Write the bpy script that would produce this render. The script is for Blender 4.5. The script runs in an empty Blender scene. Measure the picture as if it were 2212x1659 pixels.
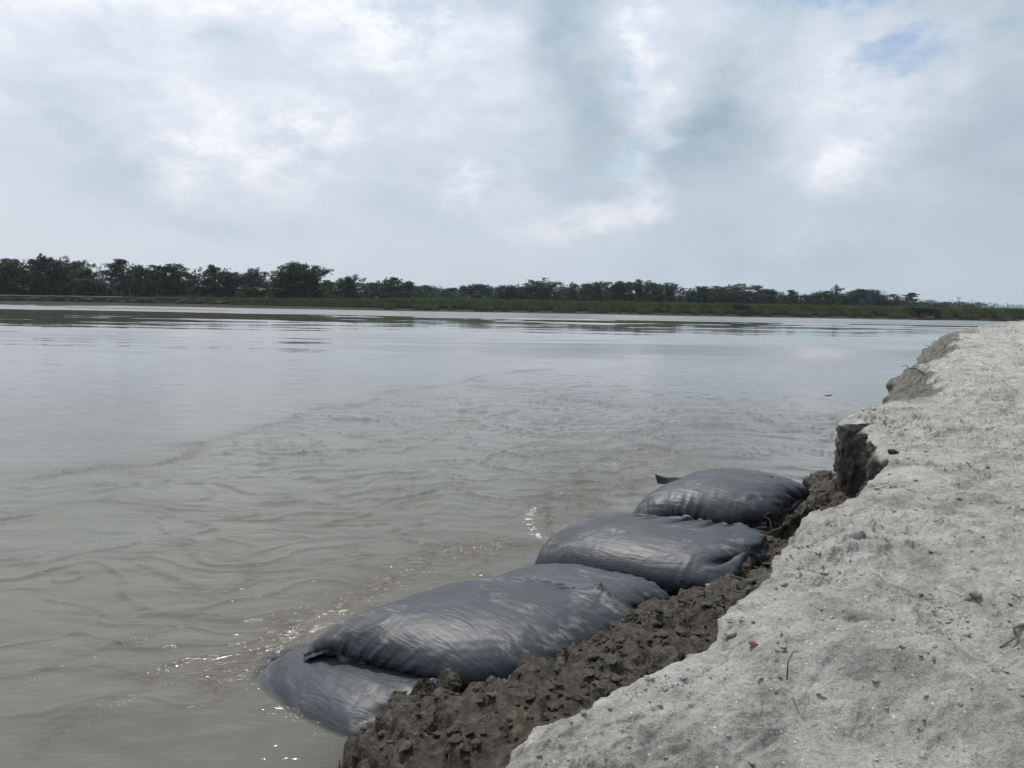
import bpy, math, random
import numpy as np
from mathutils import Vector, Matrix
R = math.radians
scene = bpy.context.scene
COL = scene.collection
rng = np.random.default_rng(7); random.seed(7)

# ------------------------------------------------------------ camera, light, exposure
CAM_H = 2.1; PITCH = R(6.33); ROLL = R(1.0); FPX = 1659.0
cam_data = bpy.data.cameras.new('camera'); cam = bpy.data.objects.new('camera', cam_data); COL.objects.link(cam)
cam_data.sensor_width = 36; cam_data.lens = 27; cam_data.clip_start = .05; cam_data.clip_end = 20000
cam.matrix_world = Matrix.Translation((0, 0, CAM_H)) @ Matrix.Rotation(R(90) - PITCH, 4, 'X') @ Matrix.Rotation(ROLL, 4, 'Z')
scene.camera = cam
SUN_EL = R(65); SUN_AZ = R(-24)            # azimuth measured from +Y (the view), towards +X
SUN_DIR = Vector((math.sin(SUN_AZ)*math.cos(SUN_EL), math.cos(SUN_AZ)*math.cos(SUN_EL), math.sin(SUN_EL)))
sun_d = bpy.data.lights.new('sun', 'SUN'); sun_d.energy = 3.1; sun_d.angle = R(2.0); sun_d.color = (1, .97, .91)
sun = bpy.data.objects.new('sun', sun_d); COL.objects.link(sun)
sun.rotation_euler = (-SUN_DIR).to_track_quat('-Z', 'Y').to_euler()
scene.view_settings.view_transform = 'Standard'; scene.view_settings.look = 'None'
scene.view_settings.exposure = 0.0; scene.view_settings.gamma = 1.0; scene.view_settings.use_curve_mapping = False
scene.render.engine = 'CYCLES'
scene.cycles.volume_bounces = 0; scene.cycles.max_bounces = 6; scene.cycles.transparent_max_bounces = 12

# ------------------------------------------------------------ node helper
class NT:
    def __init__(s, tree): s.t = tree; s.n = tree.nodes; s.l = tree.links; s.n.clear()
    def add(s, kind, _props=None, **ins):
        nd = s.n.new(kind)
        for k, v in (_props or {}).items(): setattr(nd, k, v)
        for k, v in ins.items():
            key = int(k[1:]) if k[0] == 'i' and k[1:].isdigit() else k.replace('_', ' ')
            s.set(nd.inputs[key], v)
        return nd
    def set(s, sock, v):
        if isinstance(v, bpy.types.NodeSocket): s.l.new(v, sock)
        elif isinstance(v, bpy.types.Node): s.l.new(v.outputs[0], sock)
        else:
            if isinstance(v, (tuple, list)) and len(v) == 3 and sock.type == 'RGBA': v = (*v, 1)
            sock.default_value = v
    def math(s, op, a, b=None, c=None, clamp=False):
        nd = s.n.new('ShaderNodeMath'); nd.operation = op; nd.use_clamp = clamp
        for i, v in enumerate((a, b, c)):
            if v is not None: s.set(nd.inputs[i], v)
        return nd.outputs[0]
    def vmath(s, op, a, b=None, scale=None):
        nd = s.n.new('ShaderNodeVectorMath'); nd.operation = op
        s.set(nd.inputs[0], a)
        if b is not None: s.set(nd.inputs[1], b)
        if scale is not None: s.set(nd.inputs['Scale'], scale)
        return nd.outputs['Value'] if op in ('DOT_PRODUCT', 'LENGTH', 'DISTANCE') else nd.outputs[0]
    def noise(s, vec, scale, detail=4, rough=.5, dist=0, out=0):
        nd = s.add('ShaderNodeTexNoise', None, Vector=vec, Scale=scale, Detail=detail, Roughness=rough, Distortion=dist)
        return nd.outputs[out]
    def ramp(s, v, stops, interp='LINEAR'):
        nd = s.n.new('ShaderNodeValToRGB'); cr = nd.color_ramp; cr.interpolation = interp
        while len(cr.elements) < len(stops): cr.elements.new(.5)
        for e, (p, c) in zip(cr.elements, stops):
            e.position = p; e.color = (c, c, c, 1) if isinstance(c, (int, float)) else (*c, 1)
        s.set(nd.inputs[0], v); return nd.outputs[0]
    def mix(s, f, a, b, mode='MIX'):
        nd = s.n.new('ShaderNodeMix'); nd.data_type = 'RGBA'; nd.blend_type = mode
        s.set(nd.inputs[0], f); s.set(nd.inputs[6], a); s.set(nd.inputs[7], b); return nd.outputs[2]
    def maprange(s, v, a, b, c, d, smooth=False):
        nd = s.n.new('ShaderNodeMapRange'); nd.interpolation_type = 'SMOOTHSTEP' if smooth else 'LINEAR'
        for i, x in enumerate((v, a, b, c, d)): s.set(nd.inputs[i], x)
        return nd.outputs[0]
    def mapping(s, vec, scale=(1, 1, 1), loc=(0, 0, 0), rot=(0, 0, 0)):
        return s.add('ShaderNodeMapping', None, Vector=vec, Location=loc, Rotation=rot, Scale=scale).outputs[0]
    def bump(s, h, strength, dist, normal=None):
        nd = s.add('ShaderNodeBump', None, Height=h, Strength=strength, Distance=dist)
        if normal is not None: s.set(nd.inputs['Normal'], normal)
        return nd.outputs[0]

def material(name, build):
    m = bpy.data.materials.new(name); m.use_nodes = True
    nt = NT(m.node_tree); out = nt.n.new('ShaderNodeOutputMaterial')
    sh = build(nt); nt.l.new(sh.outputs[0] if isinstance(sh, bpy.types.Node) else sh, out.inputs['Surface'])
    return m

def principled(nt, col, rough=.6, normal=None, spec=.5, **kw):
    nd = nt.n.new('ShaderNodeBsdfPrincipled')
    nt.set(nd.inputs['Base Color'], col); nt.set(nd.inputs['Roughness'], rough); nt.set(nd.inputs['Specular IOR Level'], spec)
    if normal is not None: nt.set(nd.inputs['Normal'], normal)
    for k, v in kw.items(): nt.set(nd.inputs[k.replace('_', ' ')], v)
    return nd

# ------------------------------------------------------------ sky (world)
def build_world():
    w = bpy.data.worlds.new('World'); scene.world = w; w.use_nodes = True
    nt = NT(w.node_tree); out = nt.n.new('ShaderNodeOutputWorld')
    sky = nt.add('ShaderNodeTexSky', dict(sky_type='NISHITA', sun_disc=False, sun_elevation=SUN_EL, sun_rotation=SUN_AZ, dust_density=1.0))
    bg1 = nt.add('ShaderNodeBackground', None, Color=sky.outputs[0], Strength=.125)
    d = nt.n.new('ShaderNodeTexCoord').outputs['Generated']
    sep = nt.add('ShaderNodeSeparateXYZ', None, Vector=d); X, Y, Z = sep.outputs
    az = nt.math('MULTIPLY', nt.math('ARCTAN2', X, Y), 57.2958)
    el = nt.math('MULTIPLY', nt.math('ARCSINE', Z), 57.2958)
    # cloud deck projected on a high curved layer
    zz = nt.math('ADD', nt.math('MAXIMUM', Z, 0.0), .55)
    p = nt.add('ShaderNodeCombineXYZ', None, X=nt.math('DIVIDE', X, zz), Y=nt.math('DIVIDE', Y, zz), Z=nt.math('MULTIPLY', Z, 1.5)).outputs[0]
    vb = nt.add('ShaderNodeTexVoronoi', dict(feature='SMOOTH_F1'), Vector=nt.vmath('ADD', p, nt.vmath('SCALE', nt.noise(p, 5.0, 8, .6, 0, 1), scale=.34)), Scale=3.4, Smoothness=.45)
    puff = nt.math('SUBTRACT', .42, vb.outputs['Distance'])
    big = nt.noise(nt.vmath('ADD', p, (3.1, 7.7, 0)), 2.2, 8, .56, .1)
    med = nt.noise(nt.vmath('ADD', p, (13.1, 2.7, 0)), 6.5, 12, .64, .15)
    wv = nt.noise(p, 4.0, 9, .62, .1, out=1)
    ws = nt.add('ShaderNodeSeparateXYZ', None, Vector=wv)
    azw = nt.math('ADD', az, nt.math('MULTIPLY', nt.math('SUBTRACT', ws.outputs[0], .5), 11))
    elw = nt.math('ADD', el, nt.math('MULTIPLY', nt.math('SUBTRACT', ws.outputs[1], .5), 10))
    def blobs(items):
        tot = None
        for a0, e0, sa, se, rot, amp in items:
            c, s_ = math.cos(R(rot)), math.sin(R(rot))
            da = nt.math('SUBTRACT', azw, a0); de = nt.math('SUBTRACT', elw, e0)
            u = nt.math('DIVIDE', nt.math('ADD', nt.math('MULTIPLY', da, c), nt.math('MULTIPLY', de, s_)), sa)
            v = nt.math('DIVIDE', nt.math('SUBTRACT', nt.math('MULTIPLY', de, c), nt.math('MULTIPLY', da, s_)), se)
            r2 = nt.math('ADD', nt.math('MULTIPLY', u, u), nt.math('MULTIPLY', v, v))
            g = nt.math('MULTIPLY', nt.math('EXPONENT', nt.math('MULTIPLY', r2, -1)), amp)
            tot = g if tot is None else nt.math('ADD', tot, g)
        return tot
    # (azimuth, elevation, half-widths, rotation, strength): the cloud masses as they stand in the sky
    dark = blobs([(4.5, 17, 3.2, 6.5, 8, .95), (14.5, 14, 3.6, 6.5, -28, .95), (-8, 8, 4.5, 3, 0, .25), (-34, 10, 5, 4, 0, .3),
                  (-20, 5.5, 7, 2, 0, .3), (31, 11, 5, 3.5, 0, .4), (20, 4, 14, 2.6, 0, .25), (-19, 16, 4, 3, 30, .3), (26, 17, 4, 4, 0, .2), (16, 22, 4, 2.5, 0, .5), (-26, 16, 4, 3, 0, .2)])
    light = blobs([(-8, 18.5, 3.4, 2.8, 0, .9), (-22, 9, 3, 2, 35, .55), (-15.5, 9.5, 3.2, 2, 20, .55), (-4.5, 8.3, 2.6, .9, 0, .75),
                   (9.5, 18, 1.3, 7, -12, .6), (9.5, 8.5, 1.1, 3.0, -10, .6), (6, 5.2, 4.5, 1.2, 12, .5), (21.5, 8.2, 1.6, 3.6, -38, .55), (-20, 20, 9, 3, 0, .5),
                   (-30, 21, 6, 3, 0, .4), (26, 12, 3, 5, -30, .3), (10.5, 12.5, 1.2, 4, -25, .3), (1, 21, 2.6, 3, 0, .45)])
    blue = blobs([(22.5, 23.0, 5.5, 3.2, 8, 1.6), (-15.2, 22.3, 3.4, 1.3, -10, 1.1), (24, 15.5, 4.5, 1.3, 10, .6), (8.8, 12, 1.6, 2.2, 0, .30), (-30, 22, 2.6, 1.2, 0, .8), (8.5, 15.5, 1.2, 2, 0, .25), (8, 10, 2, .8, 0, .4)])
    val = nt.math('ADD', nt.math('ADD', nt.math('MULTIPLY', nt.math('SUBTRACT', big, .5), .75), nt.math('MULTIPLY', puff, .26)), nt.math('MULTIPLY', nt.math('SUBTRACT', med, .5), .82))
    # structure fades into haze towards the horizon
    fade = nt.maprange(el, 1.5, 12, .12, 1, True)
    val = nt.math('MULTIPLY', val, fade)
    val = nt.math('ADD', val, nt.math('MULTIPLY', nt.math('SUBTRACT', nt.math('MULTIPLY', light, .42), nt.math('MULTIPLY', dark, .38)), nt.maprange(med, .38, .62, .35, 1.65)))
    # clouds towards the sun are brighter
    sd = nt.vmath('DOT_PRODUCT', d, tuple(SUN_DIR))
    glow = nt.maprange(sd, .25, 1, 0, 1)
    side = nt.maprange(az, -40, 40, .13, -.15)
    v2 = nt.math('ADD', nt.math('ADD', val, .545), side)
    v2 = nt.math('ADD', v2, nt.maprange(el, 0, 24, -.06, .06))
    col = nt.ramp(v2, [(0.0, (.338, .438, .532)), (.25, (.45, .545, .635)), (.45, (.575, .662, .752)), (.65, (.722, .785, .88)), (.85, (.915, .938, .992))])
    warm = nt.maprange(el, 0, 11, .55, 0, True)
    col = nt.mix(nt.math('MULTIPLY', warm, nt.maprange(v2, .4, .8, 0, 1)), col, (.72, .70, .72))
    stren = nt.math('ADD', .98, nt.math('MULTIPLY', nt.math('POWER', glow, 4), .75))
    bg2 = nt.add('ShaderNodeBackground', None, Color=col, Strength=stren)
    gap = nt.math('ADD', nt.math('MULTIPLY', blue, 1.35), nt.math('MULTIPLY', nt.math('SUBTRACT', med, .5), -2.2))
    cov = nt.maprange(gap, .18, .95, 1, .15, True)
    mx = nt.n.new('ShaderNodeMixShader'); nt.set(mx.inputs[0], cov); nt.l.new(bg1.outputs[0], mx.inputs[1]); nt.l.new(bg2.outputs[0], mx.inputs[2])
    nt.l.new(mx.outputs[0], out.inputs[0])
    w.cycles.sampling_method = 'MANUAL'; w.cycles.sample_map_resolution = 512
build_world()

# ------------------------------------------------------------ object helpers
def tag(o, label=None, category=None, group=None, kind=None):
    if label: o['label'] = label
    if category: o["category"] = category
    if group: o['group'] = group
    if kind: o['kind'] = kind
    return o
def mesh_np(name, V, Fc, mat=None, smooth=True, uv=None, attrs=None):
    """V (n,3); Fc (m,k) all faces of k corners, or a list of such arrays."""
    V = np.asarray(V, np.float32); fl = Fc if isinstance(Fc, list) else [Fc]
    fl = [np.asarray(f, np.int32) for f in fl if len(f)]
    me = bpy.data.meshes.new(name)
    me.vertices.add(len(V)); me.vertices.foreach_set('co', V.ravel())
    loops = np.concatenate([f.ravel() for f in fl]); tot = np.concatenate([np.full(len(f), f.shape[1], np.int32) for f in fl])
    st = np.concatenate([[0], np.cumsum(tot)[:-1]]).astype(np.int32)
    me.loops.add(len(loops)); me.loops.foreach_set('vertex_index', loops)
    me.polygons.add(len(tot)); me.polygons.foreach_set('loop_start', st); me.polygons.foreach_set('loop_total', tot)
    me.polygons.foreach_set('use_smooth', np.full(len(tot), smooth))
    me.update(calc_edges=True)
    if uv is not None:
        l = me.uv_layers.new(name='UVMap'); l.data.foreach_set('uv', np.asarray(uv, np.float32)[loops].ravel())
    for k, a in (attrs or {}).items():
        at_ = me.attributes.new(k, 'FLOAT', 'POINT'); at_.data.foreach_set('value', np.asarray(a, np.float32).ravel())
    if mat: me.materials.append(mat)
    return me
def obj(name, me, parent=None, loc=None, **t):
    o = bpy.data.objects.new(name, me); COL.objects.link(o)
    if parent: o.parent = parent
    if loc is not None: o.location = loc
    return tag(o, **t)
def grid_faces(n, m, off=0):
    i = np.arange(n*m).reshape(n, m) + off
    return np.stack([i[:-1, :-1], i[1:, :-1], i[1:, 1:], i[:-1, 1:]], -1).reshape(-1, 4)

# camera model, to survey where the things of the place stand
_f = np.array([0, math.cos(PITCH), -math.sin(PITCH)]); _r0 = np.array([1., 0, 0]); _u0 = np.cross(_r0, _f)
_r = _r0*math.cos(ROLL) + _u0*math.sin(ROLL); _u = -_r0*math.sin(ROLL) + _u0*math.cos(ROLL)
_C = np.array([0, 0, CAM_H])
def at(px, py, z):
    d = _f + _r*(px-1106)/FPX - _u*(py-829.5)/FPX
    return _C + d*((z-CAM_H)/d[2])
def atd(px, py, y):
    d = _f + _r*(px-1106)/FPX - _u*(py-829.5)/FPX
    return _C + d*(y/d[1])

# ------------------------------------------------------------ noise
_perm = np.random.default_rng(3).permutation(4096)
_g = np.random.default_rng(4).random(4096)*2*math.pi; _gx, _gy = np.cos(_g), np.sin(_g)
def perlin(x, y, seed=0):
    xi = np.floor(x).astype(np.int64); yi = np.floor(y).astype(np.int64); xf = x-xi; yf = y-yi
    def gr(ix, iy, dx, dy):
        h = _perm[(_perm[(ix+seed*57) & 4095] + iy) & 4095]
        return _gx[h]*dx + _gy[h]*dy
    u = xf*xf*xf*(xf*(xf*6-15)+10); v = yf*yf*yf*(yf*(yf*6-15)+10)
    a = gr(xi, yi, xf, yf); b = gr(xi+1, yi, xf-1, yf); c = gr(xi, yi+1, xf, yf-1); d = gr(xi+1, yi+1, xf-1, yf-1)
    return ((a+(b-a)*u) + ((c+(d-c)*u)-(a+(b-a)*u))*v)*1.5
def fbm(x, y, octv=4, gain=.5, seed=0, ridged=False):
    t = 0; amp = 1; s = 0
    for o in range(octv):
        n = perlin(x*2**o+o*17.3, y*2**o-o*9.1, seed+o)
        if ridged: n = 1-2*np.abs(n)
        t = t + n*amp; s += amp; amp *= gain
    return t/s
def sstep(a, b, x):
    t = np.clip((x-a)/(b-a), 0, 1); return t*t*(3-2*t)
def poly_dist(x, y, pts):
    """distance to a polyline and signed side (+ = left of travel)"""
    best = np.full(x.shape, 1e9); side = np.zeros(x.shape)
    for (ax, ay), (bx, by) in zip(pts[:-1], pts[1:]):
        dx, dy = bx-ax, by-ay; L2 = dx*dx+dy*dy+1e-12
        t = np.clip(((x-ax)*dx+(y-ay)*dy)/L2, 0, 1)
        d = np.hypot(x-ax-t*dx, y-ay-t*dy); s = dx*(y-ay)-dy*(x-ax)
        m = d < best; best = np.where(m, d, best); side = np.where(m, np.sign(s), side)
    return best, side
def resample(pts, fn):
    """points along a polyline with a step size given by fn(point)"""
    pts = np.asarray(pts, float); out = [pts[0]]; 
    seg = np.hypot(*(pts[1:, :2]-pts[:-1, :2]).T); cum = np.concatenate([[0], np.cumsum(seg)]); s = 0; ss = [0]
    while s < cum[-1]:
        p = np.array([np.interp(s, cum, pts[:, k]) for k in range(2)]); s += fn(p); ss.append(min(s, cum[-1]))
    return np.array(ss), cum

# ------------------------------------------------------------ materials
def m_sand(nt):
    P = nt.n.new('ShaderNodeNewGeometry').outputs['Position']
    n1 = nt.noise(P, 1.1, 6, .6); n2 = nt.noise(P, 7, 8, .65); n3 = nt.noise(P, 60, 5, .7); n4 = nt.noise(P, 420, 2, .5)
    col = nt.ramp(n2, [(.27, (.225, .217, .192)), (.43, (.43, .42, .382)), (.62, (.57, .557, .512))])
    damp = nt.math('MULTIPLY', nt.ramp(nt.noise(P, 2.4, 7, .68, .6), [(.52, 0), (.64, 1)]), nt.ramp(n3, [(.35, .3), (.6, 1)]))
    col = nt.mix(nt.math('MULTIPLY', damp, .75), col, (.155, .14, .12))
    col = nt.mix(nt.ramp(n3, [(.3, .5), (.55, 0)]), col, (.22, .215, .20))
    col = nt.mix(nt.ramp(n4, [(.3, .55), (.55, 0)]), col, (.15, .15, .145))
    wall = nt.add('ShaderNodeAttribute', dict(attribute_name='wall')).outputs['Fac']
    wc = nt.ramp(nt.noise(nt.mapping(P, (9, 9, 4.5)), 1.5, 10, .72, .5), [(.3, (.050, .045, .036)), (.48, (.105, .096, .080)), (.60, (.20, .19, .17)), (.75, (.32, .31, .285))])  # shade of the bank face is put into this dark wall colour
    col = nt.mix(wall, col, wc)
    h = nt.math('ADD', nt.math('MULTIPLY', n3, 1.0), nt.math('MULTIPLY', n4, .35))
    h2 = nt.noise(P, 18, 8, .62)
    nrm = nt.bump(h, .9, .016); nrm = nt.bump(h2, .9, .05, nrm)
    # a few scattered mica flakes, their glint put into the colour as white
    vor = nt.add('ShaderNodeTexVoronoi', dict(feature='F1'), Vector=P, Scale=95.0)
    cs = nt.add('ShaderNodeSeparateXYZ', None, Vector=vor.outputs['Color'])
    fl = nt.math('MULTIPLY', nt.math('GREATER_THAN', cs.outputs[0], .972), nt.math('LESS_THAN', vor.outputs['Distance'], .30))
    fl = nt.math('MULTIPLY', fl, nt.math('SUBTRACT', 1, wall))
    rough = nt.math('SUBTRACT', .95, nt.math('MULTIPLY', fl, .75))
    col = nt.mix(nt.math('MULTIPLY', fl, .8), col, (.9, .9, .9))
    return principled(nt, col, rough, nrm, .3)
def m_mud(nt):
    P = nt.n.new('ShaderNodeNewGeometry').outputs['Position']
    n1 = nt.noise(P, 3.5, 5, .6); n2 = nt.noise(P, 22, 8, .65); n3 = nt.noise(P, 120, 5, .65)
    vo = nt.add('ShaderNodeTexVoronoi', dict(feature='F1'), Vector=nt.vmath('ADD', P, nt.vmath('SCALE', nt.noise(P, 30, 3, .6, 0, 1), scale=.02)), Scale=34.0)
    col = nt.ramp(n2, [(.32, (.009, .007, .005)), (.5, (.033, .026, .018)), (.68, (.092, .073, .051))])
    col = nt.mix(nt.ramp(n1, [(.5, 0), (.7, .45)]), col, (.105, .082, .058))
    nrm = nt.bump(n3, .6, .008); nrm = nt.bump(n2, .9, .03, nrm); nrm = nt.bump(vo.outputs['Distance'], -.6, .02, nrm)
    rough = nt.ramp(n1, [(.38, .30), (.58, .75)])
    return principled(nt, col, rough, nrm, .35)
def m_silt(nt):
    P = nt.n.new('ShaderNodeNewGeometry').outputs['Position']
    return principled(nt, nt.ramp(nt.noise(P, 9, 5), [(.3, (.10, .088, .072)), (.7, (.15, .135, .115))]), .35, nt.bump(nt.noise(P, 40, 4), .15, .004), .5)
def m_bag(nt):
    uv = nt.n.new('ShaderNodeUVMap').outputs[0]; P = nt.n.new('ShaderNodeTexCoord').outputs['Object']
    geo = nt.n.new('ShaderNodeNewGeometry')
    weave = nt.noise(nt.mapping(uv, (40, 700, 1)), 1, 2, .6); weave2 = nt.noise(nt.mapping(uv, (700, 30, 1)), 1, 2, .6)
    strk = nt.noise(nt.mapping(uv, (3, 46, 1)), 1, 5, .6, .25)
    cr = nt.noise(nt.mapping(uv, (5, 24, 1), rot=(0, 0, .25)), 1, 4, .55, 1.2)
    col = nt.mix(nt.ramp(strk, [(.3, 0), (.7, 1)]), (.018, .021, .028), (.033, .037, .046))
    # dried silt smeared on the upper side, with blotchy outlines
    dn = nt.noise(P, 3.2, 3, .5, .3); dn2 = nt.noise(nt.mapping(uv, (9, 17, 1)), 1, 10, .78, .35)
    up = nt.add('ShaderNodeSeparateXYZ', None, Vector=geo.outputs['True Normal']).outputs[2]
    dm = nt.math('MULTIPLY', nt.ramp(dn, [(.50, 0), (.62, .85)]), nt.ramp(dn2, [(.49, 0), (.56, .7), (.75, 1)]))
    dm = nt.math('MULTIPLY', dm, nt.maprange(up, .55, .9, 0, 1, True))
    film = nt.math('MULTIPLY', nt.ramp(nt.noise(P, 5, 6, .6), [(.40, 0), (.80, .30)]), nt.maprange(up, .5, .95, .05, 1))
    col = nt.mix(film, col, (.105, .107, .11))
    col = nt.mix(nt.math('MULTIPLY', dm, .8), col, (.26, .25, .225))
    rough = nt.math('ADD', .46, nt.math('MULTIPLY', dm, .3))
    nrm = nt.bump(nt.math('ADD', weave, weave2), .12, .0012)
    nrm = nt.bump(strk, .25, .005, nrm); nrm = nt.bump(cr, .32, .016, nrm)
    return principled(nt, col, rough, nrm, .42)
def m_flat(col, rough=.7, spec=.4, scale=30, var=.35):
    def b(nt):
        P = nt.n.new('ShaderNodeTexCoord').outputs['Object']; n = nt.noise(P, scale, 5, .6)
        c = nt.ramp(n, [(.3, tuple(x*(1-var) for x in col)), (.7, tuple(min(1, x*(1+var)) for x in col))])
        return principled(nt, c, rough, nt.bump(n, .3, .004), spec)
    return b
def m_leaf(c1, c2, c3):
    def b(nt):
        g = nt.n.new('ShaderNodeNewGeometry'); oi = nt.n.new('ShaderNodeObjectInfo')
        n = nt.noise(g.outputs['Position'], .8, 4, .6)
        c = nt.ramp(nt.math('ADD', nt.math('MULTIPLY', n, .6), nt.math('MULTIPLY', g.outputs['Random Per Island'], .4)), [(.3, c1), (.5, c2), (.72, c3)])
        c = nt.mix(nt.math('MULTIPLY', oi.outputs['Random'], .7), c, c1)
        p = principled(nt, c, .6, None, .25)
        tr = nt.add('ShaderNodeBsdfTranslucent', None, Color=c); mx = nt.n.new('ShaderNodeMixShader'); mx.inputs[0].default_value = .25
        nt.l.new(p.outputs[0], mx.inputs[1]); nt.l.new(tr.outputs[0], mx.inputs[2]); return mx
    return b
def m_bank(nt):
    P = nt.n.new('ShaderNodeNewGeometry').outputs['Position']
    z = nt.add('ShaderNodeSeparateXYZ', None, Vector=P).outputs[2]
    n = nt.noise(nt.mapping(P, (.35, .35, 3)), 1.3, 7, .65, .3)
    col = nt.ramp(n, [(.3, (.022, .019, .016)), (.52, (.05, .042, .034)), (.66, (.085, .073, .06)), (.8, (.17, .155, .135))])
    col = nt.mix(nt.maprange(z, .45, .7, 1, 0), col, nt.ramp(n, [(.3, (.014, .013, .011)), (.7, (.026, .023, .019))]))
    g = nt.ramp(nt.noise(P, .25, 5, .6), [(.3, (.030, .052, .014)), (.7, (.06, .09, .03))])
    col = nt.mix(nt.maprange(nt.math('ADD', z, nt.math('MULTIPLY', nt.math('SUBTRACT', n, .5), .25)), 1.18, 1.28, 0, 1), col, g)
    return principled(nt, col, .85, nt.bump(n, .5, .1), .2)
def m_water(nt):
    P = nt.n.new('ShaderNodeNewGeometry').outputs['Position']
    dist = nt.vmath('LENGTH', P)
    turb = nt.add('ShaderNodeAttribute', dict(attribute_name='turb')).outputs['Fac']
    clar = nt.add('ShaderNodeAttribute', dict(attribute_name='clarity')).outputs['Fac']
    ruf = nt.add('ShaderNodeAttribute', dict(attribute_name='ruffle')).outputs['Fac']
    sl = nt.noise(nt.mapping(P, (.35, 1.0, 1), rot=(0, 0, -.5)), 1.3, 6, .6, 1.2)
    col = nt.ramp(sl, [(.3, (.090, .087, .066)), (.7, (.122, .117, .092))])
    col = nt.mix(nt.math('MULTIPLY', turb, .9), col, (.078, .064, .048))
    # small ripples, finer near, longer far off
    w1 = nt.noise(nt.mapping(P, (1.0, 2.2, 1), rot=(0, 0, .35)), 9, 4, .6, .8)
    w2 = nt.noise(nt.mapping(P, (.55, 1.6, 1), rot=(0, 0, .2)), 2.4, 5, .6, .9)
    w3 = nt.noise(nt.mapping(P, (.12, .5, 1), rot=(0, 0, .05)), 1.1, 5, .6, .6)
    calm = nt.ramp(nt.noise(nt.mapping(P, (.02, .05, 1)), 1.0, 4, .6, .5), [(.45, .06), (.65, .8)])
    nearf = nt.maprange(dist, 4, 22, 1, .12, True)
    n1 = nt.bump(w1, nt.math('MULTIPLY', nt.math('MULTIPLY', nearf, .35), nt.math('ADD', .25, nt.math('MULTIPLY', turb, 1.6))), .02)
    n2 = nt.bump(w2, nt.math('MULTIPLY', nt.math('ADD', nt.maprange(dist, 6, 30, .16, .03, True), nt.math('MULTIPLY', turb, nt.maprange(dist, 6, 30, .25, .08))), 1.0), .05, n1)
    n3 = nt.bump(w3, nt.math('MULTIPLY', nt.math('MULTIPLY', nt.maprange(dist, 12, 40, 0, 1, True), calm), .06), .15, n2)
    rough = nt.math('ADD', nt.maprange(dist, 5, 60, .06, .035), nt.math('MULTIPLY', ruf, .03))
    n3 = nt.vmath('NORMALIZE', nt.vmath('ADD', n3, nt.vmath('SCALE', (0, -.065, 0), scale=ruf)))
    pb = principled(nt, col, rough, n3, .5, IOR=1.333)
    # thin turbid layer over submerged things: what lies centimetres below still shows
    film = nt.n.new('ShaderNodeBsdfTransparent'); film.inputs[0].default_value = (.88, .86, .82, 1)
    gl = nt.add('ShaderNodeBsdfGlossy', None, Color=(1, 1, 1, 1), Roughness=.08, Normal=n3)
    fr = nt.add('ShaderNodeFresnel', None, IOR=1.333, Normal=n3)
    wet = nt.n.new('ShaderNodeMixShader'); nt.l.new(fr.outputs[0], wet.inputs[0]); nt.l.new(film.outputs[0], wet.inputs[1]); nt.l.new(gl.outputs[0], wet.inputs[2])
    mx = nt.n.new('ShaderNodeMixShader'); nt.set(mx.inputs[0], clar); nt.l.new(pb.outputs[0], mx.inputs[1]); nt.l.new(wet.outputs[0], mx.inputs[2])
    return mx
M = dict(sand=material('pale_sand', m_sand), mud=material('dark_mud', m_mud), silt=material('wet_silt', m_silt), bag=material('black_geotextile', m_bag),
         hem=material('black_hem', m_flat((.030, .033, .038), .5, .5, 60, .4)), string=material('grey_string', m_flat((.25, .25, .24))),
         bark=material('bark', m_flat((.07, .06, .05))), bank=material('far_bank_earth', m_bank), water=material('muddy_water', m_water),
         leaf=material('dark_leaves', m_leaf((.012, .032, .020), (.024, .058, .032), (.046, .094, .042))),
         leaf2=material('fresh_leaves', m_leaf((.020, .046, .016), (.036, .075, .022), (.06, .11, .036))),
         grass=material('river_grass', m_leaf((.035, .060, .022), (.065, .095, .035), (.15, .13, .075))),
         foam=material('foam', m_flat((.75, .74, .70), .5, .5, 50, .1)), straw=material('straw', m_flat((.50, .42, .26))), twig=material('twig', m_flat((.09, .075, .06))),
         stone=material('red_stone', m_flat((.21, .115, .085), .8)), concrete=material('far_masonry', m_flat((.45, .47, .48), .8, .3, 1, .1)), tarp=material('white_sheet', m_flat((.8, .8, .8), .6, .4, 2, .05)))

# ------------------------------------------------------------ near bank: plan of the broken sand edge
EDGE = np.array([(-1.3, -3), (-1.0, -.6), (-.55, .9), (-.25, 1.5)] +
    [tuple(at(px, py, z)[:2]) for px, py, z in [(1075, 1659, .9), (1120, 1600, .905), (1165, 1560, .91), (1230, 1535, .92), (1330, 1478, .93), (1420, 1428, .94), (1500, 1392, .95), (1556, 1370, .96),
     (1552, 1340, .965), (1566, 1300, .97), (1625, 1262, .98), (1665, 1228, .985), (1672, 1195, .99), (1715, 1150, 1.0), (1742, 1110, 1.005), (1800, 1098, 1.01), (1852, 1068, 1.02), (1885, 1020, 1.04), (1922, 992, 1.05), (1893, 955, 1.055), (1862, 912, 1.06),
     (1815, 918, 1.04)]] + [(3.05, 7.0), (3.5, 7.5), (3.98, 8.2), (4.6, 9.35), (5.15, 10.4), (6.2, 12.3), (6.73, 12.9), (7.66, 14.3), (8.5, 15.4), (9.1, 16.0), (10.7, 17.8), (13.6, 20.8), (19, 24), (27, 28)])
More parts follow.
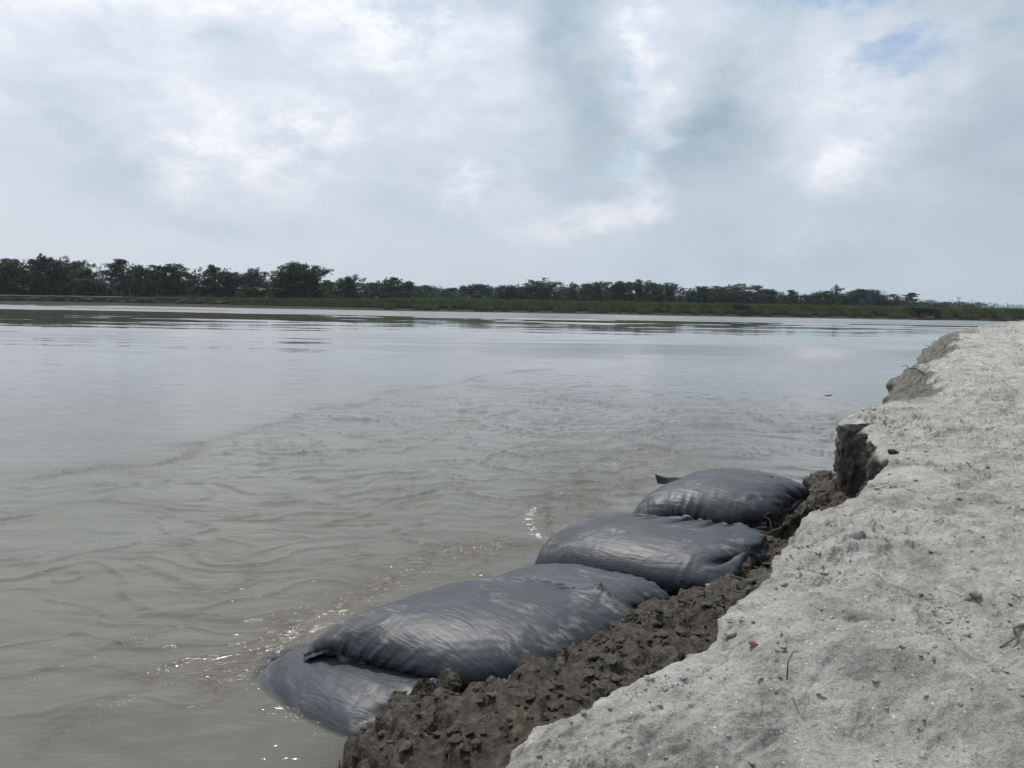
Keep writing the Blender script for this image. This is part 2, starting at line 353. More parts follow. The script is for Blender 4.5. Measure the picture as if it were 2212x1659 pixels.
INNER = np.array([(2.3, -3), (2.3, -.6), (2.2, .7), (2.1, 1.0)] + [(1.9+.0*i, 1.15+.05*i) for i in range(6)] + [(2.05, 1.7), (2.15, 1.9), (2.25, 2.05), (2.35, 2.2), (2.45, 2.4), (2.6, 2.6), (2.75, 2.8), (2.9, 3.0), (3.1, 3.3), (3.4, 3.7), (3.7, 4.1), (4.0, 4.4), (4.3, 4.8), (4.6, 5.3), (4.9, 5.8), (5.2, 6.2)] +
    [(5.5, 6.6), (5.8, 7.1), (6.3, 7.7), (6.9, 8.6), (7.5, 9.6), (8.4, 10.8), (9.3, 12.1), (10.4, 13.5), (11.6, 14.8), (12.8, 16.1), (15.0, 18.4), (16.8, 20.2), (22, 23), (30, 27)])
assert len(EDGE) == len(INNER), (len(EDGE), len(INNER))
def sand_base(x, y):
    z = np.interp(y, [-3, 1.8, 2.5, 4.2, 6.7, 7.9, 10.9, 13, 15.4, 20.7, 26], [.88, .90, .96, 1.02, 1.06, 1.10, 1.25, 1.38, 1.50, 1.70, 1.75])
    z = z + .05*np.clip((x-.45*y-.3)/2.0, 0, 1)
    d, sd = poly_dist(x, y, RIDGE); w = sstep(RIDGE[0][0]+.16, RIDGE[0][0]+.60, x+.30*(y-RIDGE[0][1]))
    front = sd < 0
    dz = np.where(front, .13-.66*(1-np.exp(-np.maximum(0, d-.03)/.75)), .13*(1-sstep(0, .42, d)))
    return z + w*dz, w*np.where(front, sstep(.02, .15, d), 0)
RIDGE = [tuple(at(*p)[:2]) for p in [(1480, 1420, .98), (1570, 1372, 1.03), (1700, 1346, 1.08), (1850, 1358, 1.10), (2000, 1395, 1.10), (2120, 1445, 1.10), (2212, 1500, 1.09)]]
RIDGE.append((RIDGE[-1][0]+.5, RIDGE[-1][1]-.35))
def sand_height(x, y, s_in):
    """s_in: distance in from the edge"""
    z, hm = sand_base(x, y)
    wx = x+.25*fbm(x*1.3, y*1.3, 3, seed=11); wy = y+.25*fbm(x*1.3+5, y*1.3, 3, seed=12)
    soft = .35+.65*sstep(0, .25, s_in)
    z = z + .095*fbm(wx*.8, wy*.8, 4, .5, 21)*soft
    # wind and water terraces running along the bank
    a = wx*.75+wy*.66; b = -wx*.66+wy*.75
    t = fbm(a*.9, b*3.0, 4, .55, 31); t1 = sstep(-.05, .12, t); z = z + .020*t1*soft*(.6+.8*fbm(x*14, y*14, 3, .6, 33))
    t = fbm(a*2.1+9, b*5.5, 4, .55, 41); z = z + .008*sstep(0, .06, t)*(.5+fbm(x*20, y*20, 3, .6, 43))
    # broken crust: patches of crumbs
    cm = sstep(.02, .28, fbm(wx*1.7+3, wy*1.7, 4, .6, 51))
    c = fbm(x*16, y*16, 4, .6, 61); z = z + cm*.030*np.clip(c+.1, -.15, .6)+(.2+cm)*.006*fbm(x*45, y*45, 3, .65, 62)
    pm = .12+.88*sstep(-.02, .30, fbm(wx*.7+31, wy*1.0, 4, .55, 75))
    b1 = fbm(wx*1.9+2, wy*2.6, 5, .58, 72); z = z + .060*soft*b1
    b2 = fbm(wx*4.6, wy*6.5+3, 5, .62, 73); z = z + pm*(.032*(.35+.65*soft)*b2 + .026*sstep(.12, .30, b2)*soft)
    b3 = 1-np.abs(fbm(wx*3.1+20, wy*4.4, 4, .6, 74))*2; z = z - .026*sstep(.72, .98, b3)*sstep(-.1, .3, b1+.1)*pm
    z = z + (.3+.7*pm)*.010*fbm(x*11, y*11, 4, .62, 71)
    # pitted flank of the near hump
    z = z + hm*(.017*fbm(x*15, y*15, 4, .62, 81) - .024*sstep(.22, .40, fbm(x*7+4, y*7, 4, .6, 91)))
    # dints
    d = fbm(x*3.1+40, y*3.1, 3, .5, 101); z = z - .022*sstep(.30, .5, d)
    # a few cracks
    k = fbm(wx*1.3+70, wy*1.3, 4, .55, 111, True); m = sstep(.90, .97, k)*sstep(.15, .4, fbm(x*.9+8, y*.9, 2, .5, 112)); z = z - .035*m
    return z

def build_sand():
    ss, cum = resample(EDGE, lambda p: .0038*max(1.7, math.hypot(*p)))
    e = np.stack([np.interp(ss, cum, EDGE[:, k]) for k in range(2)], 1)
    q = np.stack([np.interp(ss, cum, INNER[:, k]) for k in range(2)], 1)
    # smooth the plan slightly, then fray it
    for _ in range(4): e[1:-1] = (e[:-2]+2*e[1:-1]+e[2:])/4
    for _ in range(60): q[1:-1] = (q[:-2]+2*q[1:-1]+q[2:])/4
    tdir = np.gradient(e, axis=0); tdir /= np.linalg.norm(tdir, axis=1)[:, None]; nrm = np.stack([-tdir[:, 1], tdir[:, 0]], 1)  # out over the river (left of travel)
    L = np.concatenate([[0], np.cumsum(np.linalg.norm(np.diff(e, axis=0), axis=1))])
    fray = .04*fbm(L*3.3, L*0+2, 5, .66, 5)+.016*fbm(L*16, L*0+7, 4, .65, 6)+.05*np.exp(-((e[:, 1]-6.2)/1.2)**2)*fbm(L*7, L*0+9, 4, .65, 10)+.22*sstep(7.5, 10, e[:, 1])*fbm(L*1.1, L*0+4, 5, .62, 9)
    e = e + nrm*fray[:, None]
    n = len(ss); rows = 380
    u = np.linspace(0, 1, rows)
    t = (u*.35+.65*u**1.7)
    X = e[:, None, 0]*(1-t)+q[:, None, 0]*t; Y = e[:, None, 1]*(1-t)+q[:, None, 1]*t
    wid = np.linalg.norm(q-e, axis=1); s_in = wid[:, None]*t
    Z = sand_height(X, Y, s_in)
    Z -= .035*np.exp(-s_in/.035) * (1+.5*perlin(L[:, None]*9, s_in*3, 8))      # crumbled lip
    # wall rows below the lip
    wn = 56; wt = np.linspace(0, 1, wn+1)[1:]
    base_n = nrm.copy()
    for _ in range(30): base_n[1:-1] = (base_n[:-2]+base_n[1:-1]+base_n[2:])/3
    base_n /= np.linalg.norm(base_n, axis=1)[:, None]
    ztop = Z[:, 0]; depth = (ztop+.35)
    out = (-.05*sstep(0, .25, wt)[None] + .22*wt[None]**1.6)
    Ls = L[:, None]+0*wt[None]; Dz = wt[None]*depth[:, None]
    blocky = fbm(Ls*2.2, Dz*1.1+3, 3, .5, 15)
    cols_ = .10*(np.round(blocky*5)/5) + .07*fbm(Ls*6, Dz*2.2, 5, .6, 16) + .022*fbm(Ls*22, Dz*14, 4, .62, 17)
    crack = -.07*sstep(.90, .98, 1-np.abs(fbm(Ls*2.4+.3*Dz, Dz*.5, 3, .5, 18))*3)
    pc = at(1866, 925, 1.05); ic = int(np.argmin(np.hypot(e[:, 0]-pc[0], e[:, 1]-pc[1]))); gL = Ls-L[ic]-.035*fbm(Dz*3, Dz*0+2, 3, .6, 88)
    crack = crack - .22*np.exp(-(gL/.014)**2)*(1-sstep(.75, .95, wt))[None]
    loc_ = np.exp(-((L[:, None]-L[ic])/.9)**2); cols_ = cols_*(1+.9*loc_)
    out = out + (cols_ + crack)*sstep(0, .04, wt)[None]
    WX = e[:, 0, None]+base_n[:, 0, None]*out; WY = e[:, 1, None]+base_n[:, 1, None]*out; WZ = ztop[:, None]-Dz
    GX = np.concatenate([WX[:, ::-1], X], 1); GY = np.concatenate([WY[:, ::-1], Y], 1); GZ = np.concatenate([WZ[:, ::-1], Z], 1)
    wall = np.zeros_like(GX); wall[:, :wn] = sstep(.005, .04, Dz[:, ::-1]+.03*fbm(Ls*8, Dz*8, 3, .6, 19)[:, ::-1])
    # eroded scarp along the far part of the edge, its shade painted dark
    sc = sstep(7.6, 8.6, Y)*(1-sstep(.45, .58, s_in+.5*fbm(X*1.4, Y*1.4, 6, .68, 20)))*(1-.8*sstep(15.5, 17, Y))
    wall[:, wn:] = .9*sc
    dr = .32*sstep(7.7, 9.6, Y)*(1-sstep(12.8, 16.2, Y)); GZ[:, wn:] -= dr*(1-sstep(0, .75, s_in+.5*np.minimum(1, s_in*3)*fbm(X*1.6, Y*1.6, 5, .62, 22))); GZ[:, :wn] -= dr[:, :1]
    m = wn+rows
    # coarse inland continuation
    V = [np.stack([GX, GY, GZ], -1).reshape(-1, 3)]; F_ = [grid_faces(n, m)]; A = [wall.ravel()]
    idx = np.arange(0, n, 4); last = np.stack([GX[idx, -1], GY[idx, -1]], 1)
    oc = 40; tt = np.linspace(0, 1, oc)**1.6
    dirx = last - e[idx]; dirx /= np.linalg.norm(dirx, axis=1)[:, None]; tgt = last + np.stack([np.full(len(idx), 30.), np.interp(last[:, 1], [-3, 1, 7, 20], [-30, -12, -6, 0])], 1)
    OX = last[:, 0, None]*(1-tt)+tgt[:, 0, None]*tt; OY = last[:, 1, None]*(1-tt)+tgt[:, 1, None]*tt
    OZ = sand_height(OX, OY, OX*0+3); OZ[:, 0] = GZ[idx, -1]
    OZ[:, 0] -= .002
    F_.append(grid_faces(len(idx), oc, n*m)); V.append(np.stack([OX, OY, OZ], -1).reshape(-1, 3)); A.append(np.zeros(OX.size))
    me = mesh_np('sand_bank', np.concatenate(V), np.concatenate(F_), M['sand'], attrs=dict(wall=np.concatenate(A)))
    me.flip_normals()
    o = obj('sand_bank', me, kind='structure')
    return e, L
SAND_EDGE, SAND_L = build_sand()
def inside_sand(x, y):
    d, s = poly_dist(x, y, [tuple(p) for p in SAND_EDGE[::12]])
    return d*(-s)       # positive inland

# ------------------------------------------------------------ mud slope below the bank: survey points, then clods
_cp = [(-1.45, 4.1, -.36), (-.8, 3.5, -.24), (-1.0, 4.65, -.34), (-.35, 4.0, -.12), (-.05, 3.72, .02), (.5, 4.1, .06), (.78, 4.45, .10), (-.3, 4.9, -.2),
       (.3, 5.4, -.2), (1.05, 4.8, .08), (.24, 5.75, -.34), (1.5, 5.0, .06), (1.8, 5.6, .02), (.9, 6.5, -.36), (1.2, 6.6, -.3), (2.2, 6.3, 0.0), (2.7, 6.9, .1), (1.7, 7.5, -.4),
       (-2.4, 5, -.8), (-2.4, 3.2, -.8), (-1.6, 3.2, -.5), (0, 7.6, -.9), (2, 9, -.9), (3.3, 9, -.7), (-1.2, 2.6, -.5), (-1.6, 1.5, -.7)]
_cp += [tuple(at(*p)) for p in [(786, 1650, -.05), (800, 1600, -.02), (850, 1540, .16), (880, 1497, .27), (950, 1490, .27), (1040, 1510, .24), (860, 1600, .30), (950, 1600, .36), (870, 1655, .33), (1000, 1655, .42), (1100, 1570, .44), (1110, 1480, .27), (1180, 1455, .30), (1230, 1420, .32), (1300, 1440, .40),
        (1310, 1392, .30), (1370, 1350, .32), (1440, 1380, .44), (1450, 1320, .34), (1500, 1290, .32), (1540, 1330, .42), (1590, 1250, .26), (1650, 1235, .33), (1690, 1180, .22), (1640, 1190, .08), (1700, 1140, .08), (1690, 1110, .02), (1740, 1120, .2), (1745, 1085, .06),
        (1745, 1045, .28), (1790, 1025, .36), (1760, 1035, .32), (1800, 1060, .36)]]
_cp += [(.1, 2.5, .46), (-.5, 1.9, .40), (-.9, .5, .35), (.6, 3.1, .46), (1.1, 3.8, .36), (2.3, 5.6, .22), (2.7, 7.4, .1), (-.9, 2.5, -.15), (-.75, 3.0, -.12)]
_cp = np.array(_cp)
def _rbf():
    P = _cp[:, :2]; D = np.linalg.norm(P[:, None]-P[None], axis=2)
    return np.linalg.solve(D+np.eye(len(P))*.03*-1, _cp[:, 2]-_cp[:, 2].mean())
_w = _rbf()
def mud_base(x, y):
    z = np.full(x.shape, _cp[:, 2].mean())
    for (cx, cy, _), w in zip(_cp, _w): z = z + w*np.hypot(x-cx, y-cy)
    return z
CELL = .012; HX0, HX1, HY0, HY1 = -2.4, 3.6, .6, 9.0
NX = int((HX1-HX0)/CELL)+1; NY = int((HY1-HY0)/CELL)+1
HXs = HX0+np.arange(NX)*CELL; HYs = HY0+np.arange(NY)*CELL
GXX, GYY = np.meshgrid(HXs, HYs, indexing='ij')
MUD0 = np.clip(mud_base(GXX, GYY), -.9, .55)
HF = MUD0.copy()
def sample(H, x, y):
    fx = np.clip((x-HX0)/CELL, 0, NX-1.001); fy = np.clip((y-HY0)/CELL, 0, NY-1.001)
    i = fx.astype(int); j = fy.astype(int); a = fx-i; b = fy-j
    return (H[i, j]*(1-a)+H[i+1, j]*a)*(1-b)+(H[i, j+1]*(1-a)+H[i+1, j+1]*a)*b

# ------------------------------------------------------------ sand-filled bags: two sewn sheets settled under their load
BAGTOP = np.full(HF.shape, -9.0)
def settle(corners, W, L, fill, n=72, m=52, steps=150, thick=.16, bow=(0, 0, 0, 0), seed=1, lift=0.0, wr=1.0, stiff=.75, sup=None):
    r = np.random.default_rng(seed)
    c = np.array(corners, float)      # c00, c10, c11, c01
    u = np.linspace(0, 1, n)[:, None]; v = np.linspace(0, 1, m)[None]
    B = np.zeros((n, m, 3))
    plane = (0, 0, -9)
    if sup is not None:       # what carries the bag from below: a tilted bed through its four corners
        A_ = np.column_stack([c[:, 0], c[:, 1], np.ones(4)]); plane = np.linalg.lstsq(A_, np.array(sup, float), rcond=None)[0]
    cz = sup if sup is not None else [sample(HF, np.array([p[0]]), np.array([p[1]]))[0]+(p[2] if len(p) > 2 else 0) for p in corners]
    for k, (a, b, d, e) in enumerate([(c[0, 0], c[1, 0], c[2, 0], c[3, 0]), (c[0, 1], c[1, 1], c[2, 1], c[3, 1]), cz]):
        B[..., k] = a*(1-u)*(1-v)+b*u*(1-v)+d*u*v+e*(1-u)*v
    cen = B.mean((0, 1)); U = (4*u*(1-u)); Vv = 4*v*(1-v)
    eu = (c[1, :2]+c[2, :2]-c[0, :2]-c[3, :2])/2; eu /= np.linalg.norm(eu); ev = np.array([-eu[1], eu[0]])
    if ev@((c[3, :2]+c[2, :2]-c[0, :2]-c[1, :2])) < 0: ev = -ev
    # bow of each side: v0, u1, v1, u0 (positive = outwards)
    off = (-ev)[None, None]*(bow[0]*U*(1-v))[..., None] + eu[None, None]*(bow[1]*Vv*u)[..., None] + ev[None, None]*(bow[2]*U*v)[..., None] + (-eu)[None, None]*(bow[3]*Vv*(1-u))[..., None]
    B[..., :2] += off
    prof = (np.maximum(U*Vv, 0))**.45
    P = np.stack([B.copy(), B.copy()])
    P[0, ..., 2] += thick*2*prof; P[1, ..., 2] += -.02*prof
    P[:, ..., 2] += .02+lift
    P += r.normal(0, .0012, P.shape)*prof[None, ..., None]
    # wrinkle seeds across the seams
    su = np.linspace(0, L, n)[:, None]; sv = np.linspace(0, W, m)[None]
    dv = np.minimum(sv, W-sv)+0*su; du = np.minimum(su, L-su)+0*sv
    for s in (0, 1):
        w1 = perlin(su*15+seed, sv*1.2+s*9, seed)*np.exp(-dv/.16); w2 = perlin(su*1.2, sv*15+s*5, seed+1)*np.exp(-du/.20)
        P[s, ..., 2] += .014*wr*(w1+w2)*np.minimum(1, prof*3)
    P[1, 0] = P[0, 0]; P[1, -1] = P[0, -1]; P[1, :, 0] = P[0, :, 0]; P[1, :, -1] = P[0, :, -1]
    lx = L/(n-1); ly = W/(m-1); ld = math.hypot(lx, ly)
    Q = P.copy(); dt = .012; V0 = fill*L*W*.2
    edge = np.zeros((n, m), bool); edge[0] = edge[-1] = True; edge[:, 0] = edge[:, -1] = True
    anchor = P[0][edge].copy()
    def con(A, Bv, rest, k):
        d = Bv-A; l = np.linalg.norm(d, axis=-1, keepdims=True)+1e-9
        c_ = d*((l-rest)/l)*.5*k; A += c_; Bv -= c_
    def normals(S):
        a = np.gradient(S, axis=0); b = np.gradient(S, axis=1); return np.cross(a, b)
    for it in range(steps):
        nT = normals(P[0]); nB = -normals(P[1])
        vol = (P[0, ..., 2]*nT[..., 2]).sum() + (P[1, ..., 2]*nB[..., 2]).sum()
        pr = max(0., (V0-vol)/V0)
        vel = (P-Q)*.93; Q = P.copy()
        P = P+vel
        P[..., 2] -= 9.8*dt*dt*.6
        k = 60*pr
        # sand load: the sides are pushed out harder than the crown, so the top lies flat
        z0_ = P[1, ..., 2].min(); zt_ = P[0, ..., 2].max()
        P[0] += nT*(k*(.42+1.25*(zt_-P[0, ..., 2:3])/(zt_-z0_))); P[1] += nB*k
        for j in range(7):
            for S in (P[0], P[1]):
                for o in (0, 1):
                    con(S[o:n-1:2][:len(S[o+1::2])], S[o+1::2], lx, stiff+.2)
                    con(S[:, o:m-1:2][:, :S[:, o+1::2].shape[1]], S[:, o+1::2], ly, stiff+.2)
                a, b = S[:-1, :-1], S[1:, 1:]
                for (a, b) in ((S[:-1, :-1], S[1:, 1:]), (S[1:, :-1], S[:-1, 1:])):
                    d = b-a; l = np.linalg.norm(d, axis=-1, keepdims=True)+1e-9
                    c_ = d*((l-ld)/l)*.5*.18; a += c_; b -= c_
                a, b = S[:-2], S[2:]; d = b-a; l = np.linalg.norm(d, axis=-1, keepdims=True)+1e-9; c_ = d*np.minimum(0, (l-2*lx*.93)/l)*.12; a += c_; b -= c_
                a, b = S[:, :-2], S[:, 2:]; d = b-a; l = np.linalg.norm(d, axis=-1, keepdims=True)+1e-9; c_ = d*np.minimum(0, (l-2*ly*.93)/l)*.12; a += c_; b -= c_
            av = (P[0][edge]+P[1][edge])/2
            av[:, :2] += (anchor[:, :2]-av[:, :2])*.10
            P[0][edge] = av; P[1][edge] = av
        h = np.maximum(sample(HF, P[..., 0], P[..., 1]), P[..., 0]*plane[0]+P[..., 1]*plane[1]+plane[2])+.006
        hit = P[..., 2] < h
        P[..., 2] = np.where(hit, h, P[..., 2])
        for k_ in (0, 1): Q[..., k_] = np.where(hit, P[..., k_]-(P[..., k_]-Q[..., k_])*.4, Q[..., k_])
        # the top sheet stays above the lower one
        P[0, 1:-1, 1:-1, 2] = np.maximum(P[0, 1:-1, 1:-1, 2], P[1, 1:-1, 1:-1, 2]+.002)
    return P
def splat(S):
    """raise the height fields to the top sheet of a bag"""
    from itertools import product
    n, m = S.shape[:2]
    up = 4
    a = np.linspace(0, n-1, n*up); b = np.linspace(0, m-1, m*up)
    i = np.minimum(a.astype(int), n-2); j = np.minimum(b.astype(int), m-2); fa = (a-i)[:, None, None]; fb = (b-j)[None, :, None]
    T = (S[i][:, j]*(1-fa)+S[i+1][:, j]*fa)*(1-fb)+(S[i][:, j+1]*(1-fa)+S[i+1][:, j+1]*fa)*fb
    xi = np.clip(((T[..., 0]-HX0)/CELL).round().astype(int), 0, NX-1); yi = np.clip(((T[..., 1]-HY0)/CELL).round().astype(int), 0, NY-1)
    np.maximum.at(HF, (xi.ravel(), yi.ravel()), T[..., 2].ravel()); np.maximum.at(BAGTOP, (xi.ravel(), yi.ravel()), T[..., 2].ravel())
def bag(label, corners, W, L, fill, hem_w=.03, hem_up=0.0, **kw):
    P = settle(corners, W, L, fill, **kw); n, m = P.shape[1:3]
    splat(P[0])
    cen = P.reshape(-1, 3).mean(0); cen[2] = P[..., 2].min()
    root = obj('geotextile_bag', None, loc=tuple(cen), label=label, category='sandbag', group='filled black bags along the foot of the bank'); root.empty_display_size = .2
    def fine(S):
        for ax in (0, 1):
            S = np.moveaxis(S, ax, 0); k = len(S); T = np.empty((2*k-1,)+S.shape[1:])
            T[0::2] = S; T[2:-1:2] = (S[:-2]+6*S[1:-1]+S[2:])/8; T[1::2] = (S[:-1]+S[1:])/2; S = np.moveaxis(T, 0, ax)
        return S
    P = np.stack([fine(P[0]), fine(P[1])]); n, m = P.shape[1:3]
    # both sheets share the seam
    for k_ in (0, -1): P[1, k_] = P[0, k_]; P[1, :, k_] = P[0, :, k_]
    su = np.linspace(0, L, n)[:, None]+np.zeros((1, m)); sv = np.linspace(0, W, m)[None]+np.zeros((n, 1))
    dv = np.minimum(sv, W-sv); du = np.minimum(su, L-su); sd_ = kw.get('seed', 1); wr_ = kw.get('wr', 1.0)
    for k_ in (0, 1):
        nn = np.cross(np.gradient(P[k_], axis=0), np.gradient(P[k_], axis=1)); nn /= np.linalg.norm(nn, axis=-1, keepdims=True)+1e-12
        wa = (1-2*np.abs(perlin(su*17+.6*perlin(su*3, sv*3, 7), sv*2.2+5*k_, sd_+20)))*np.exp(-dv/.14)+.6*perlin(su*36, sv*4+k_, sd_+21)*np.exp(-dv/.05)
        wb = (1-2*np.abs(perlin(su*2.2+5*k_, sv*17+.6*perlin(su*3, sv*3, 8), sd_+22)))*np.exp(-du/.16)+.6*perlin(su*4+k_, sv*36, sd_+23)*np.exp(-du/.05)
        rot = sd_*1.3; ca, sa = math.cos(rot), math.sin(rot); a_ = su*ca+sv*sa; b_ = -su*sa+sv*ca
        fold = .6*np.maximum(0, 1-6*np.abs(perlin(a_*1.1+.3*perlin(a_*4, b_*4, 9), b_*4.2, sd_+24)))*sstep(.1, .5, perlin(a_*1.6, b_*1.6, sd_+25)+.25)
        dd = wr_*(.0105*wa+.0105*wb+.0075*fold+.0014*perlin(a_*9, b_*26, sd_+26))*np.minimum(1, np.minimum(dv, du)/.012)
        P[k_] += nn*dd[..., None]
    P[1, 1:-1, 1:-1, 2] = np.minimum(P[1, 1:-1, 1:-1, 2], P[0, 1:-1, 1:-1, 2]-.002)
    Qp = P-cen
    # weld the two sheets
    idx0 = np.arange(n*m).reshape(n, m); idx1 = np.full((n, m), -1); inner = np.zeros((n, m), bool); inner[1:-1, 1:-1] = True
    idx1[~inner] = idx0[~inner]; idx1[inner] = n*m+np.arange(inner.sum())
    V = np.concatenate([Qp[0].reshape(-1, 3), Qp[1][inner]])
    f0 = np.stack([idx0[:-1, :-1], idx0[1:, :-1], idx0[1:, 1:], idx0[:-1, 1:]], -1).reshape(-1, 4)
    f1 = np.stack([idx1[:-1, :-1], idx1[:-1, 1:], idx1[1:, 1:], idx1[1:, :-1]], -1).reshape(-1, 4)
    uu, vv = np.meshgrid(np.linspace(0, L, n), np.linspace(0, W, m), indexing='ij'); uv = np.stack([uu, vv], -1)
    me = mesh_np('fabric_shell', V, np.concatenate([f0, f1]), M['bag'], uv=np.concatenate([uv.reshape(-1, 2), uv[inner]]))
    sh = obj('fabric_shell', me, root)
    # sewn hem standing out from the seam, ruffled
    ring = [(i, 0) for i in range(n)]+[(n-1, j) for j in range(1, m)]+[(i, m-1) for i in range(n-2, -1, -1)]+[(0, j) for j in range(m-2, 0, -1)]
    a = np.array([Qp[0, i, j] for i, j in ring]); b = np.array([Qp[0, min(max(i, 1), n-2), min(max(j, 1), m-2)]*.5+Qp[1, min(max(i, 1), n-2), min(max(j, 1), m-2)]*.5 for i, j in ring])
    o = a-b; o /= np.linalg.norm(o, axis=1)[:, None]+1e-9
    for _ in range(3): o = (np.roll(o, 1, 0)+o+np.roll(o, -1, 0))/3
    s = np.arange(len(ring))*.011; rf = np.array([perlin(s*16, s*0+3, 2), perlin(s*9, s*0+8, 3)])
    V = []; 
    for k, t in enumerate((-.15, .3, .7, 1)):
        p = a+o*hem_w*t*(1+.25*rf[1])[:, None]; p[:, 2] += (.014*rf[0]-.004+hem_up)*max(t, 0)
        wz = p+cen; h = sample(MUD0, wz[:, 0], wz[:, 1])
        V.append(p)
    V = np.array(V); k = len(ring)
    i = np.arange(4*k).reshape(4, k); nx = np.roll(i, -1, 1)
    F_ = np.stack([i[:-1], i[1:], nx[1:], nx[:-1]], -1).reshape(-1, 4)
    hm = obj('seam_hem', mesh_np('seam_hem', V.reshape(-1, 3), F_, M['hem']), root)
    sd = hm.modifiers.new('thickness', 'SOLIDIFY'); sd.thickness = .004; sd.offset = 0
    return root, P
bagA = bag('half sunk black sandbag at the lower left, its outer half under the muddy water', [(-1.47, 4.15), (-.67, 3.42), (-.10, 3.95), (-.85, 4.64)], 1.08, 1.32, .72, seed=2, thick=.11, bow=(.02, .02, .02, .02), wr=.8, sup=(-.17, -.17, -.04, -.14))
bagC = bag('black sandbag wedged behind the largest front bag, only its crest and right end in view', [(-.32, 5.0), (.5, 4.45), (1.08, 4.85), (.3, 5.40)], 1.0, 1.28, .86, seed=5, thick=.15, sup=(-.07, .02, .12, .0))
bagB = bag('largest front black sandbag, streaked with dried silt and resting on the half sunk one', [(-1.13, 4.06), (-.10, 3.75), (.82, 4.42), (-.18, 4.92)], 1.30, 1.36, .84, seed=3, thick=.15, wr=1.3, sup=(.09, .07, .14, .05))
bagD = bag('long smooth black sandbag below the topmost one, its front corner pinched onto the mud', [(.17, 5.76), (1.50, 5.06), (2.0, 5.82), (.80, 6.45)], 1.22, 1.80, .82, seed=8, thick=.15, wr=.8, sup=(.0, .10, .28, .08))
bagF = bag('farthest black sandbag, just a rim and a loose corner flap showing behind the topmost one', [(1.62, 7.6), (2.35, 7.0), (2.95, 7.4), (2.15, 8.05)], 1.0, 1.2, 1.0, seed=9, thick=.17, sup=(.12, .15, .17, .05))
bagE = bag('topmost black sandbag with a torn hem and hanging string, lying on the long smooth one', [(1.00, 6.42), (2.14, 6.26), (2.70, 6.82), (1.72, 7.25)], 1.10, 1.38, .95, seed=12, thick=.16, wr=1.4, hem_w=.075, hem_up=.035, sup=(.10, .29, .34, .22))

def sheet(name, pts, mat, parent, n=8, seed=1, curl=.01):
    """small loose cloth flap from four world corners"""
    c = np.array(pts, float)-np.array(parent.location); u = np.linspace(0, 1, n)[:, None, None]; v = np.linspace(0, 1, n)[None, :, None]
    G = c[0]*(1-u)*(1-v)+c[1]*u*(1-v)+c[2]*u*v+c[3]*(1-u)*v
    G[..., 2] += curl*np.sin(u[..., 0]*7+seed+2*v[..., 0]); G[..., 1] += curl*.6*np.sin(u[..., 0]*9+seed)
    o = obj(name, mesh_np(name, G.reshape(-1, 3), grid_faces(n, n), mat), parent); md = o.modifiers.new('thickness', 'SOLIDIFY'); md.thickness = .004; md.offset = 0; return o
sheet('loose_flap', [at(1436, 1052, .36)+[0, .5, 0], at(1500, 1058, .36)+[0, .45, 0], at(1500, 1075, .30)+[0, .45, 0], at(1442, 1070, .28)+[0, .5, 0]], M['hem'], bagF[0], seed=2)
sheet('loose_flap', [at(655, 1408, .12), at(735, 1402, .14), at(735, 1420, .10), at(662, 1420, .07)], M['hem'], bagB[0], seed=4)
sheet('loose_flap', [at(1462, 1262, .22), at(1474, 1246, .27), at(1492, 1262, .22), at(1478, 1272, .19)], M['hem'], bagC[0], seed=5, curl=.006)
q0 = bagE[1][0, -1, 0]
# hanging string at the near corner of the topmost bag
e_ = np.array(q0); pts = [e_+[-.04, -.02, .0], e_+[-.01, -.03, .02], e_+[.02, -.04, .0], e_+[.03, -.05, -.05], e_+[.045, -.05, -.10]]
_p = np.array(pts)-np.array(bagE[0].location); STRING = _p

# ------------------------------------------------------------ clods on the mud slope
def blob_mesh(name, mat, seed, sub=3, rough=.28, flat=1.0):
    import bmesh
    bm = bmesh.new(); bmesh.ops.create_icosphere(bm, subdivisions=sub, radius=1)
    r = np.random.default_rng(seed); dirs = r.normal(size=(16, 3)); dirs /= np.linalg.norm(dirs, axis=1)[:, None]; cut = r.uniform(.50, .92, 16)
    co = np.array([v.co for v in bm.verts])
    d = co@dirs.T; k = np.min(np.where(d > 1e-3, cut/np.maximum(d, 1e-3), 9), axis=1); s = np.minimum(1, k)
    nz = fbm(co[:, 0]*1.9+seed, co[:, 1]*1.9+co[:, 2]*2.3, 4, .6, seed)*rough+fbm(co[:, 0]*6+seed, co[:, 1]*6+co[:, 2]*5, 3, .6, seed+5)*rough*.45
    co = co*(s*(1+nz))[:, None]; co[:, 2] *= flat
    for v, c in zip(bm.verts, co): v.co = c
    me = bpy.data.meshes.new(name); bm.to_mesh(me); bm.free()
    me.polygons.foreach_set('use_smooth', np.full(len(me.polygons), sub < 4)); me.materials.append(mat); return me
MUD = MUD0 + .018*fbm(GXX*5, GYY*5, 4, .6, 201)+.008*fbm(GXX*18, GYY*18, 4, .62, 202)
_free = (BAGTOP < MUD0-.0)
_pool = np.exp(-(((GXX-1.72)/.22)**2+((GYY-4.75)/.5)**2)) + np.exp(-(((GXX-2.35)/.3)**2+((GYY-5.6)/.55)**2))
SE = [tuple(p) for p in SAND_EDGE[::12]]
def clod_positions(n, seed):
    r = np.random.default_rng(seed); out = []
    while len(out) < n:
        x = r.uniform(-.95, 3.2); y = r.uniform(1.2, 8.0); 
        i = int((x-HX0)/CELL); j = int((y-HY0)/CELL)
        if MUD0[i, j] < .015 or BAGTOP[i, j] > MUD0[i, j]+.03: continue
        if _pool[i, j] > .45 and r.random() < .93: continue
        out.append((x, y, MUD0[i, j]))
    return np.array(out)
